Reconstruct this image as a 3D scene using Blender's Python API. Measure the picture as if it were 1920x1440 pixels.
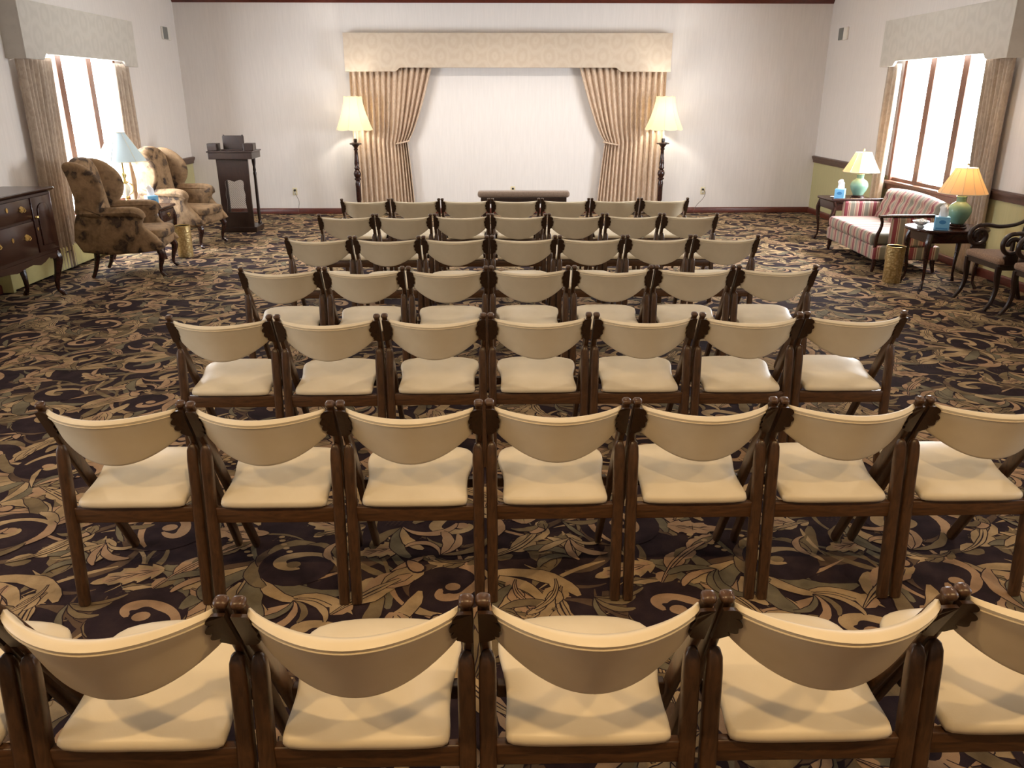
import bpy, bmesh, math, random
from mathutils import Vector, Matrix
for o in list(bpy.data.objects): bpy.data.objects.remove(o)
S = bpy.context.scene
COL = S.collection
PI = math.pi
random.seed(7)

# ------------------------------------------------------------------ camera
TH = math.atan(540/1500); PSI = math.atan(34/1500*math.cos(TH))
cR = Vector((math.cos(PSI), -math.sin(PSI), 0))
cF = Vector((math.sin(PSI)*math.cos(TH), math.cos(PSI)*math.cos(TH), -math.sin(TH)))
cU = cR.cross(cF)
cam = bpy.data.cameras.new('camera'); cam.sensor_fit = 'HORIZONTAL'; cam.sensor_width = 36
cam.lens = 1500/1920*36; cam.clip_start = .05; cam.clip_end = 200
camo = bpy.data.objects.new('camera', cam); COL.objects.link(camo)
camo.matrix_world = Matrix(((cR.x, cU.x, -cF.x, 0), (cR.y, cU.y, -cF.y, 0), (cR.z, cU.z, -cF.z, 1.76), (0, 0, 0, 1)))
S.camera = camo

# ------------------------------------------------------------------ world, exposure, lights
XL, XR, YB, YF, ZC = -4.68, 5.04, 12.95, -3.05, 3.12      # room planes
WL = dict(y0=8.72, y1=10.72, z0=.50, z1=2.35)              # left window opening
WR = dict(y0=8.42, y1=10.42, z0=.74, z1=2.35)              # right window opening
S.view_settings.view_transform = 'Standard'; S.view_settings.look = 'None'
S.view_settings.gamma = 1; S.view_settings.use_curve_mapping = False
S.view_settings.exposure = 0.0
w = bpy.data.worlds.new('world'); S.world = w; w.use_nodes = True
bg = w.node_tree.nodes['Background']
bg.inputs['Color'].default_value = (.90, .95, 1, 1); bg.inputs['Strength'].default_value = 46.0

def light(name, kind, loc, power, color, size=.1, rot=None, **kw):
    l = bpy.data.lights.new(name, kind); l.energy = power; l.color = color
    for k, v in kw.items(): setattr(l, k, v)
    if kind == 'AREA': l.size = size
    else: l.shadow_soft_size = size
    o = bpy.data.objects.new(name, l); COL.objects.link(o); o.location = loc
    if rot: o.rotation_euler = rot
    return o
WARM = (1, .67, .32); MID = (1, .80, .58); NEUT = (1, .87, .72)
# recessed ceiling downlights
for (x, y, p, c) in [(-1.9, .35, 108, WARM), (.2, .35, 122, WARM), (2.3, .35, 108, WARM),
                     (-3.0, 3.4, 40, MID), (.2, 3.4, 45, MID), (3.2, 3.4, 40, MID),
                     (-3.0, 6.6, 30, MID), (.2, 6.6, 35, MID), (3.2, 6.6, 30, MID),
                     (-1.9, 11.1, 70, NEUT), (.2, 11.1, 105, (1, .93, .86)), (2.2, 11.1, 70, (1, .92, .84))]:
    light('ceiling_downlight', 'SPOT', (x, y, ZC-.03), p, c, .045, spot_size=math.radians(155), spot_blend=.6)
# added daylight fill on the side walls beside the viewer, windows only assumed there
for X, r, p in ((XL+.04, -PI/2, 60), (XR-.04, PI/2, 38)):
    o = light('side_daylight_fill', 'AREA', (X, 1.9, 1.45), p, (.93, .96, 1), 1.7, (0, r, 0))
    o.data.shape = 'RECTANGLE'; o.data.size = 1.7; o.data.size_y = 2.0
# portals that guide the daylight through the two windows
for X, W, r in ((XL-.22, WL, -PI/2), (XR+.22, WR, PI/2)):
    o = light('window_portal', 'AREA', (X, (W['y0']+W['y1'])/2, (W['z0']+W['z1'])/2), 1, (1, 1, 1), W['z1']-W['z0'], (0, r, 0))
    o.data.shape = 'RECTANGLE'; o.data.size = W['z1']-W['z0']; o.data.size_y = W['y1']-W['y0']
    o.data.cycles.is_portal = True

# ------------------------------------------------------------------ materials
def sr(r, g, b):
    f = lambda c: ((c/255+.055)/1.055)**2.4 if c > 10 else c/255/12.92
    return (f(r), f(g), f(b), 1)
class NT:
    def __init__(s, name):
        s.m = bpy.data.materials.new(name); s.m.use_nodes = True
        s.t = s.m.node_tree; s.b = s.t.nodes['Principled BSDF']
        s.out = s.t.nodes['Material Output']
    def n(s, typ, **kw):
        n = s.t.nodes.new(typ)
        for k, v in kw.items():
            if k.startswith('i_'):
                key = k[2:]
                n.inputs[int(key) if key.isdigit() else key].default_value = v
            else: setattr(n, k, v)
        return n
    def l(s, a, b): s.t.links.new(a, b)
    def coord(s, kind='Object', scale=(1, 1, 1), rot=(0, 0, 0)):
        t = s.n('ShaderNodeTexCoord'); m = s.n('ShaderNodeMapping')
        m.inputs['Scale'].default_value = scale; m.inputs['Rotation'].default_value = rot
        s.l(t.outputs[kind], m.inputs['Vector']); return m.outputs[0]
    def noise(s, v, scale, detail=4, dist=0, rough=.5):
        n = s.n('ShaderNodeTexNoise'); n.inputs['Scale'].default_value = scale
        n.inputs['Detail'].default_value = detail; n.inputs['Distortion'].default_value = dist
        n.inputs['Roughness'].default_value = rough
        s.l(v, n.inputs['Vector']); return n.outputs['Fac']
    def ramp(s, f, stops, interp='LINEAR'):
        r = s.n('ShaderNodeValToRGB'); e = r.color_ramp; e.interpolation = interp
        while len(e.elements) < len(stops): e.elements.new(.5)
        for el, (p, c) in zip(e.elements, stops): el.position = p; el.color = c
        s.l(f, r.inputs['Fac']); return r.outputs['Color']
    def math(s, op, a, b=None):
        n = s.n('ShaderNodeMath', operation=op)
        for i, v in enumerate((a, b)):
            if v is None: continue
            if isinstance(v, (int, float)): n.inputs[i].default_value = v
            else: s.l(v, n.inputs[i])
        return n.outputs[0]
    def mix(s, f, a, b):
        n = s.n('ShaderNodeMix', data_type='RGBA')
        for sock, v in ((n.inputs[0], f), (n.inputs[6], a), (n.inputs[7], b)):
            if isinstance(v, (int, float, tuple)): sock.default_value = v
            else: s.l(v, sock)
        return n.outputs[2]
    def base(s, c, rough=.5, metal=0, spec=.5):
        if isinstance(c, tuple): s.b.inputs['Base Color'].default_value = c
        else: s.l(c, s.b.inputs['Base Color'])
        s.b.inputs['Roughness'].default_value = rough; s.b.inputs['Metallic'].default_value = metal
        s.b.inputs['Specular IOR Level'].default_value = spec
    def bump(s, h, strength=.2, dist=.01):
        n = s.n('ShaderNodeBump'); n.inputs['Strength'].default_value = strength
        n.inputs['Distance'].default_value = dist
        s.l(h, n.inputs['Height']); s.l(n.outputs[0], s.b.inputs['Normal'])
def mul(c, k): return (c[0]*k, c[1]*k, c[2]*k, 1)

def m_plain(name, c, rough=.5, var=.12, scale=30, metal=0, bump=0, spec=.5):
    t = NT(name); v = t.coord(); f = t.noise(v, scale)
    t.base(t.ramp(f, [(.3, mul(c, 1-var)), (.7, mul(c, 1+var))]), rough, metal, spec)
    if bump: t.bump(f, bump, .004)
    return t.m
def m_wood(name, dark, lite, rough=.35, axis=(3, 3, .6), scale=14, spec=.5):
    t = NT(name); v = t.coord(scale=axis)
    f = t.noise(v, scale, 5, 2.2, .6)
    t.base(t.ramp(f, [(.28, dark), (.5, mul(tuple((a+b)/2 for a, b in zip(dark, lite)), 1)), (.74, lite)]), rough, 0, spec)
    t.bump(f, .06, .003)
    return t.m
def m_fabric(name, c, c2, scale=60, rough=.9, bump=.15):
    t = NT(name); v = t.coord(); f = t.noise(v, scale, 3); g = t.noise(v, 700, 1)
    t.base(t.mix(t.math('MULTIPLY', g, .35), t.ramp(f, [(.35, c), (.65, c2)]), mul(c, .8)), rough, 0, .2)
    t.b.inputs['Sheen Weight'].default_value = .15
    t.bump(g, bump, .002)
    return t.m

M = {}
M['chair_wood'] = m_wood('chair_walnut', sr(52, 35, 23), sr(90, 62, 40), .32, (2.5, 2.5, .5), 16)
M['rail_wood'] = m_wood('rail_walnut', sr(56, 37, 23), sr(98, 66, 40), .35, (.5, 2.5, 3), 12)
M['bracket'] = m_wood('bracket_walnut', sr(40, 26, 17), sr(66, 44, 28), .35)
M['mahogany'] = m_wood('mahogany', sr(34, 18, 14), sr(62, 32, 24), .22, (2, .6, 2), 10)
M['darkwood'] = m_wood('dark_wood', sr(30, 19, 15), sr(54, 35, 27), .3, (2.5, 2.5, .5), 10)
M['trimwood'] = m_wood('trim_wood', sr(70, 30, 22), sr(104, 48, 34), .3, (.6, .6, 3), 10)
M['railwood'] = m_wood('chair_rail_wood', sr(66, 44, 34), sr(100, 68, 52), .35, (.6, .6, 3), 10)
M['casing'] = m_wood('casing_wood', sr(84, 52, 38), sr(120, 78, 56), .4, (3, 3, .5), 10)

t = NT('cream_vinyl'); v = t.coord(); f = t.noise(v, 6, 3); g = t.noise(v, 260, 2)
t.base(t.ramp(f, [(.3, sr(212, 198, 170)), (.7, sr(224, 211, 186))]), .42, 0, .4)
t.bump(g, .10, .0015); M['vinyl'] = t.m
t = NT('cream_piping'); t.base(sr(206, 190, 160), .5); M['piping'] = t.m

def m_wall(name, c):
    t = NT(name); v = t.coord(scale=(1, 1, .08)); f = t.noise(v, 45, 3)
    v2 = t.coord(scale=(.35, .35, 1)); g = t.noise(v2, 160, 2)
    t.base(t.ramp(f, [(.3, mul(c, .965)), (.7, mul(c, 1.02))]), .75, 0, .25)
    t.bump(g, .10, .003); return t.m
M['wall'] = m_wall('wallpaper', sr(224, 217, 212))
M['olive'] = m_wall('olive_wainscot', sr(180, 172, 130))
M['heater'] = m_plain('heater_paint', sr(196, 188, 132), .45, .03)
M['ceil'] = m_plain('ceiling_paint', sr(232, 226, 216), .85, .02)
M['black'] = m_plain('black_gap', sr(22, 20, 18), .7, .1)
M['brass'] = m_plain('brass', sr(206, 178, 112), .28, .12, 14, 1)
t = NT('hammered_brass'); v = t.coord(); vo = t.n('ShaderNodeTexVoronoi'); vo.inputs['Scale'].default_value = 45
t.l(v, vo.inputs['Vector']); t.base(t.ramp(vo.outputs['Distance'], [(0, sr(226, 206, 158)), (.7, sr(186, 160, 108))]), .42, .85)
t.bump(vo.outputs['Distance'], .5, .006); M['hammered'] = t.m
M['plate'] = m_plain('outlet_plate', sr(214, 200, 164), .4, .03)
M['cordmat'] = m_plain('cord_brown', sr(90, 76, 58), .5, .05)
M['grillewhite'] = m_plain('speaker_plate', sr(226, 220, 210), .5, .03)
M['grillegrey'] = m_plain('speaker_grey', sr(120, 120, 116), .6, .1, 300)
M['tissueblue'] = m_plain('tissue_box_blue', sr(120, 184, 226), .5, .03)
M['tissuedark'] = m_plain('tissue_box_print', sr(62, 132, 190), .5, .03)
M['paper'] = m_plain('tissue_paper', sr(244, 244, 246), .8, .02)
M['china'] = m_plain('white_china', sr(238, 236, 230), .2, .01)
M['glassbowl'] = m_plain('milk_glass', sr(224, 226, 224), .12, .02)
M['celadon'] = m_plain('celadon_glaze', sr(118, 152, 132), .12, .10, 9)
M['kneelpad'] = m_fabric('kneeler_pad', sr(128, 108, 92), sr(140, 120, 104))
M['armseat'] = m_fabric('armchair_seat', sr(120, 92, 74), sr(164, 134, 110), 120)
M['cream_glass'] = m_plain('cream_ceramic', sr(226, 216, 190), .25, .04)

# drapery: brocade, warm beige
def m_drape(name, a, b):
    t = NT(name); v = t.coord(scale=(1, 1, .6)); f = t.noise(v, 22, 5, 1.0, .6); g = t.noise(v, 500, 1)
    t.base(t.mix(t.math('MULTIPLY', g, .25), t.ramp(f, [(.42, a), (.58, b)]), mul(a, .85)), .75, 0, .3)
    t.b.inputs['Sheen Weight'].default_value = .2
    t.bump(f, .08, .002); return t.m
M['drape'] = m_drape('drape_brocade', sr(194, 168, 144), sr(212, 188, 164))
M['drape_side'] = m_drape('side_drape_brocade', sr(166, 149, 133), sr(182, 165, 148))
# valance: damask with ogee medallions, wrapped on board
def m_damask(name, a, b):
    t = NT(name); tc = t.n('ShaderNodeTexCoord'); sp = t.n('ShaderNodeSeparateXYZ'); t.l(tc.outputs['Object'], sp.inputs[0])
    x = t.math('MULTIPLY', sp.outputs['X'], 1/.40); z = t.math('MULTIPLY', sp.outputs['Z'], 1/.42)
    def cell(ox, oz):
        fx = t.math('SUBTRACT', t.math('FRACT', t.math('ADD', x, ox)), .5)
        fz = t.math('SUBTRACT', t.math('FRACT', t.math('ADD', z, oz)), .5)
        return t.math('SQRT', t.math('ADD', t.math('MULTIPLY', t.math('MULTIPLY', fx, fx), 1.7), t.math('MULTIPLY', fz, fz)))
    d = t.math('MINIMUM', cell(0, 0), cell(.5, .5))
    n = t.noise(tc.outputs['Object'], 18, 3, .3)
    d2 = t.math('ADD', d, t.math('MULTIPLY', t.math('SUBTRACT', n, .5), .20))
    rings = t.math('SINE', t.math('MULTIPLY', d2, 22))
    fac = t.math('MULTIPLY', t.math('ADD', rings, 1), .5)
    t.base(t.mix(fac, a, b), .6, 0, .35); t.bump(n, .05, .002); return t.m
M['damask'] = m_damask('damask_valance', sr(197, 178, 157), sr(204, 187, 167))
M['damask_side'] = m_damask('damask_side_valance', sr(190, 184, 175), sr(197, 191, 182))
# tapestry of the wing chairs
t = NT('tapestry'); v = t.coord(); vo = t.n('ShaderNodeTexVoronoi'); vo.inputs['Scale'].default_value = 8.5
nz = t.n('ShaderNodeTexNoise'); nz.inputs['Scale'].default_value = 9; nz.inputs['Detail'].default_value = 3
t.l(v, nz.inputs['Vector'])
mv = t.n('ShaderNodeMix', data_type='VECTOR'); mv.inputs[0].default_value = .18
t.l(v, mv.inputs[4]); t.l(nz.outputs['Color'], mv.inputs[5]); t.l(mv.outputs[1], vo.inputs['Vector'])
f = t.noise(mv.outputs[1], 17, 5, .8)
c1 = t.ramp(vo.outputs['Distance'], [(.14, sr(40, 35, 37)), (.29, sr(50, 42, 38)), (.34, sr(112, 90, 66)), (.6, sr(150, 122, 92))])
c2 = t.ramp(f, [(.34, sr(58, 48, 44)), (.44, sr(104, 80, 60)), (.62, sr(150, 122, 90)), (.72, sr(88, 66, 56))])
t.base(t.mix(.34, c1, c2), .85, 0, .2); t.bump(f, .1, .003); M['tapestry'] = t.m
# striped silk of the loveseat: one material per stripe axis
def m_stripe(name, axis, freq=5.2):
    t = NT(name); tc = t.n('ShaderNodeTexCoord'); sp = t.n('ShaderNodeSeparateXYZ'); t.l(tc.outputs['Object'], sp.inputs[0])
    f = t.math('FRACT', t.math('ADD', t.math('MULTIPLY', sp.outputs[axis] if len(axis) == 1 else t.math('ADD', sp.outputs['X'], sp.outputs['Y']), freq), 40.13))
    rose, sage, cream = sr(128, 56, 64), sr(122, 118, 104), sr(178, 162, 140)
    c = t.ramp(f, [(0, rose), (.24, cream), (.30, rose), (.34, cream), (.42, sage), (.70, cream), (.76, sage), (.80, sr(160, 118, 106)), (.94, cream)], 'CONSTANT')
    t.base(c, .55, 0, .4); t.b.inputs['Sheen Weight'].default_value = .2; return t.m
M['stripe_x'] = m_stripe('striped_silk_across', 'X'); M['stripe_xy'] = m_stripe('striped_silk_wrapped', 'XY'); M['stripe_y'] = m_stripe('striped_silk_deep', 'Y', 6)
# lamp shades: translucent cloth
def m_shade(name, c, tr=.55):
    t = NT(name); v = t.coord(); f = t.noise(v, 300, 2)
    col = t.ramp(f, [(.3, mul(c, .96)), (.7, c)])
    d = t.n('ShaderNodeBsdfDiffuse'); tl = t.n('ShaderNodeBsdfTranslucent'); mx = t.n('ShaderNodeMixShader')
    mx.inputs[0].default_value = tr
    t.l(col, d.inputs[0]); t.l(col, tl.inputs[0]); t.l(d.outputs[0], mx.inputs[1]); t.l(tl.outputs[0], mx.inputs[2])
    t.l(mx.outputs[0], t.out.inputs[0]); return t.m
M['shade'] = m_shade('cream_shade', sr(246, 238, 214))
M['shade_warm'] = m_shade('pleated_shade', sr(246, 224, 190))
M['shade_cool'] = m_shade('white_shade', sr(196, 212, 218), .02)
# window glass
t = NT('window_glass'); g = t.n('ShaderNodeBsdfTransparent'); gl = t.n('ShaderNodeBsdfGlossy'); gl.inputs['Roughness'].default_value = .02
mx = t.n('ShaderNodeMixShader'); mx.inputs[0].default_value = .04
t.l(g.outputs[0], mx.inputs[1]); t.l(gl.outputs[0], mx.inputs[2]); t.l(mx.outputs[0], t.out.inputs[0])
M['glass'] = t.m

# ------------------------------------------------------------------ mesh helpers
def obj(name, bm, m, parent=None, smooth=True, bevel=0, angle=40):
    bmesh.ops.recalc_face_normals(bm, faces=bm.faces)
    me = bpy.data.meshes.new(name); bm.to_mesh(me); bm.free()
    ms = m if isinstance(m, list) else [m]
    for k in ms: me.materials.append(M[k] if isinstance(k, str) else k)
    o = bpy.data.objects.new(name, me); COL.objects.link(o)
    if parent: o.parent = parent
    if smooth:
        me.shade_smooth()
        me.set_sharp_from_angle(angle=math.radians(angle))
    if bevel:
        b = o.modifiers.new('bevel', 'BEVEL'); b.width = bevel; b.segments = 2; b.limit_method = 'ANGLE'; b.angle_limit = math.radians(40)
    return o
def thing(name, label, cat, loc=(0, 0, 0), rotz=0, group=None):
    o = bpy.data.objects.new(name, None); COL.objects.link(o)
    o.empty_display_size = .1; o.location = loc; o.rotation_euler = (0, 0, rotz)
    return tag(o, label, cat, group)
def tag(o, label, cat, group=None):
    o['label'] = label; o['category'] = cat
    if group: o['group'] = group
    return o
def struct(name, bm, m, **kw):
    o = obj(name, bm, m, **kw); o['kind'] = 'structure'; return o
def B(): return bmesh.new()
def box(bm, x0, x1, y0, y1, z0, z1, mat=0):
    vs = [bm.verts.new((x, y, z)) for x in (x0, x1) for y in (y0, y1) for z in (z0, z1)]
    for q in ((0, 1, 3, 2), (4, 6, 7, 5), (0, 4, 5, 1), (2, 3, 7, 6), (0, 2, 6, 4), (1, 5, 7, 3)):
        bm.faces.new([vs[i] for i in q]).material_index = mat
    return bm
def ring_loft(bm, rings, cap=True, closed=True):
    R = [[bm.verts.new(p) for p in r] for r in rings]
    n = len(R[0])
    for a, b in zip(R, R[1:]):
        for i in range(n if closed else n-1):
            j = (i+1) % n
            bm.faces.new((a[i], a[j], b[j], b[i]))
    if cap:
        bm.faces.new(R[0][::-1]); bm.faces.new(R[-1])
    return R
def lathe(bm, prof, seg=24, cx=0, cy=0, cap=True, fn=None):
    rings = []
    for r, z in prof:
        rings.append([(cx+r*math.cos(2*PI*i/seg)*(fn(i/seg) if fn else 1), cy+r*math.sin(2*PI*i/seg)*(fn(i/seg) if fn else 1), z) for i in range(seg)])
    ring_loft(bm, rings, cap); return bm
def section(w, d, r=.3, n=3):
    """rounded rectangle, half sizes w, d; r = corner share"""
    rr = min(w, d)*r*2; rr = min(rr, min(w, d)); pts = []
    for cx, cy, a0 in ((w-rr, d-rr, 0), (-w+rr, d-rr, PI/2), (-w+rr, -d+rr, PI), (w-rr, -d+rr, 1.5*PI)):
        for k in range(n+1):
            a = a0+PI/2*k/n; pts.append((cx+rr*math.cos(a), cy+rr*math.sin(a)))
    return pts
def sweep(bm, pts, sizes, side=(1, 0, 0), r=.5, n=3, cap=True):
    """sweep a rounded rectangle along pts; sizes=[(half along side, half along other)]"""
    P = [Vector(p) for p in pts]; rings = []
    for i, p in enumerate(P):
        t = (P[min(i+1, len(P)-1)]-P[max(i-1, 0)]).normalized()
        s = Vector(side); s = (s-t*s.dot(t)).normalized(); u = t.cross(s)
        w_, d_ = sizes[i] if isinstance(sizes, list) else sizes
        rings.append([p+s*a+u*b for a, b in section(w_, d_, r, n)])
    ring_loft(bm, rings, cap); return bm
def smooth_path(pts, k=5):
    P = [Vector(p) for p in pts]; out = []
    Q = [2*P[0]-P[1]]+P+[2*P[-1]-P[-2]]
    for i in range(1, len(Q)-2):
        a, b, c, d = Q[i-1:i+3]
        for j in range(k):
            t = j/k
            out.append(.5*((2*b)+(c-a)*t+(2*a-5*b+4*c-d)*t*t+(3*b-a-3*c+d)*t**3))
    out.append(P[-1]); return out
def lerp_list(vals, n):
    """resample list of tuples to n entries"""
    out = []
    for i in range(n):
        f = i/(n-1)*(len(vals)-1); a = min(int(f), len(vals)-2); t = f-a
        out.append(tuple(x+(y-x)*t for x, y in zip(vals[a], vals[a+1])))
    return out
def tube(bm, pts, radii, k=5, seg=2, side=(1, 0, 0)):
    P = smooth_path(pts, k)
    rs = lerp_list([((r, r) if isinstance(r, (int, float)) else r) for r in radii], len(P))
    return sweep(bm, P, rs, side, .5, seg)
def prism(bm, poly, y0, y1, plane='xz'):
    """extrude a 2D outline"""
    def P(a, b, d): return (a, d, b) if plane == 'xz' else ((d, a, b) if plane == 'yz' else (a, b, d))
    ring_loft(bm, [[P(a, b, y0) for a, b in poly], [P(a, b, y1) for a, b in poly]]); return bm
def inset_poly(poly, d):
    n = len(poly); out = []
    area = sum(poly[i][0]*poly[(i+1) % n][1]-poly[(i+1) % n][0]*poly[i][1] for i in range(n))
    sg = 1 if area > 0 else -1
    for i in range(n):
        ax, ay = poly[i-1]; bx, by = poly[i]; cx, cy = poly[(i+1) % n]
        n1 = Vector((-(by-ay), bx-ax)); n2 = Vector((-(cy-by), cx-bx))
        if n1.length < 1e-9 or n2.length < 1e-9: out.append((bx, by)); continue
        n1.normalize(); n2.normalize(); m = n1+n2
        if m.length < 1e-6: m = n1
        m.normalize(); kk = min(1/max(m.dot(n1), .5), 2)
        out.append((bx+sg*m.x*d*kk, by+sg*m.y*d*kk))
    return out
def puffy(bm, poly, d0, d1, rnd, plane='xz'):
    """upholstered panel: outline extruded with rounded edges"""
    def P(a, b, d): return (a, d, b) if plane == 'xz' else ((d, a, b) if plane == 'yz' else (a, b, d))
    steps = [(rnd, 0), (rnd*.3, rnd*.3), (0, rnd)]
    rings = []
    s = 1 if d1 > d0 else -1
    for ins, off in steps: rings.append([P(a, b, d0+s*off) for a, b in inset_poly(poly, ins)])
    for ins, off in steps[::-1]: rings.append([P(a, b, d1-s*off) for a, b in inset_poly(poly, ins)])
    ring_loft(bm, rings); return bm
def smooth_poly(poly, k=4):
    n = len(poly); out = []
    P = [Vector(p) for p in poly]
    for i in range(n):
        a, b, c, d = P[i-1], P[i], P[(i+1) % n], P[(i+2) % n]
        for j in range(k):
            t = j/k
            q = .5*((2*b)+(c-a)*t+(2*a-5*b+4*c-d)*t*t+(3*b-a-3*c+d)*t**3); out.append((q.x, q.y))
    return out
def cushion(bm, outline, zf, thick, dome=.012, edge=.016):
    """pad: outline (x,y) list, zf(x,y)=height of its underside"""
    n = len(outline); cx = sum(p[0] for p in outline)/n; cy = sum(p[1] for p in outline)/n
    prof = [(.0, 0), (.5, 0), (.94, 0), (.985, edge*.3), (1, edge), (1, thick-edge), (.985, thick-edge*.35), (.95, thick-.002), (.86, thick+dome*.35), (.65, thick+dome*.8), (.35, thick+dome), (0, thick+dome)]
    rings = []
    for s, h in prof[1:-1]:
        rings.append([(cx+(x-cx)*s, cy+(y-cy)*s, zf(cx+(x-cx)*s, cy+(y-cy)*s)+h) for x, y in outline])
    ring_loft(bm, rings); return bm
def rbox(bm, x0, x1, y0, y1, z0, z1, r=.03, n=3):
    """soft box, rounded on all edges"""
    w, d = (x1-x0)/2, (y1-y0)/2; cx, cy = (x0+x1)/2, (y0+y1)/2; r = min(r, w, d, (z1-z0)/2)
    rings = []
    def sec(k): return [(cx+a, cy+b) for a, b in section(w-k, d-k, min(.5, (max(r-k, .001))/min(w-k, d-k)/2), n)]
    for j in range(n+1):
        a = PI/2*j/n; rings.append([(x, y, z0+r-r*math.cos(PI/2-a) if False else z0+r*(1-math.sin(a))) for x, y in sec(r*(1-math.cos(a)) if False else r*(1-math.sin(PI/2-a)) if False else r*(1-math.cos(PI/2-a)))][:] )
    rings = []
    for j in range(n+1):
        a = PI/2*j/n; rings.append([(x, y, z0+r*(1-math.sin(a))) for x, y in sec(r*(1-math.cos(a)))])
    rings = rings[::-1]
    for j in range(n+1):
        a = PI/2*j/n; rings.append([(x, y, z1-r*(1-math.sin(a))) for x, y in sec(r*(1-math.cos(a)))])
    ring_loft(bm, rings); return bm
def cabriole(h, dx, dy, top=.034, s=1.0):
    bm = B(); d = Vector((dx, dy, 0)).normalized()
    P = [(0, 0, h), (d.x*.022*s, d.y*.022*s, h*.82), (d.x*.014*s, d.y*.014*s, h*.6), (d.x*-.004, d.y*-.004, h*.34), (d.x*-.004, d.y*-.004, h*.14), (d.x*.018*s, d.y*.018*s, h*.05), (d.x*.026*s, d.y*.026*s, 0)]
    tube(bm, P, [top, top*1.05, top*.8, top*.55, top*.42, top*.55, top*.62], 4, 2); return bm
def dup(root, loc=None, rotz=None, label=None):
    r = root.copy(); COL.objects.link(r)
    if loc: r.location = loc
    if rotz is not None: r.rotation_euler = (0, 0, rotz)
    if label: r['label'] = label
    for ch in root.children:
        c = ch.copy(); COL.objects.link(c); c.parent = r
        for g in ch.children:
            e = g.copy(); COL.objects.link(e); e.parent = c
    return r

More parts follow.
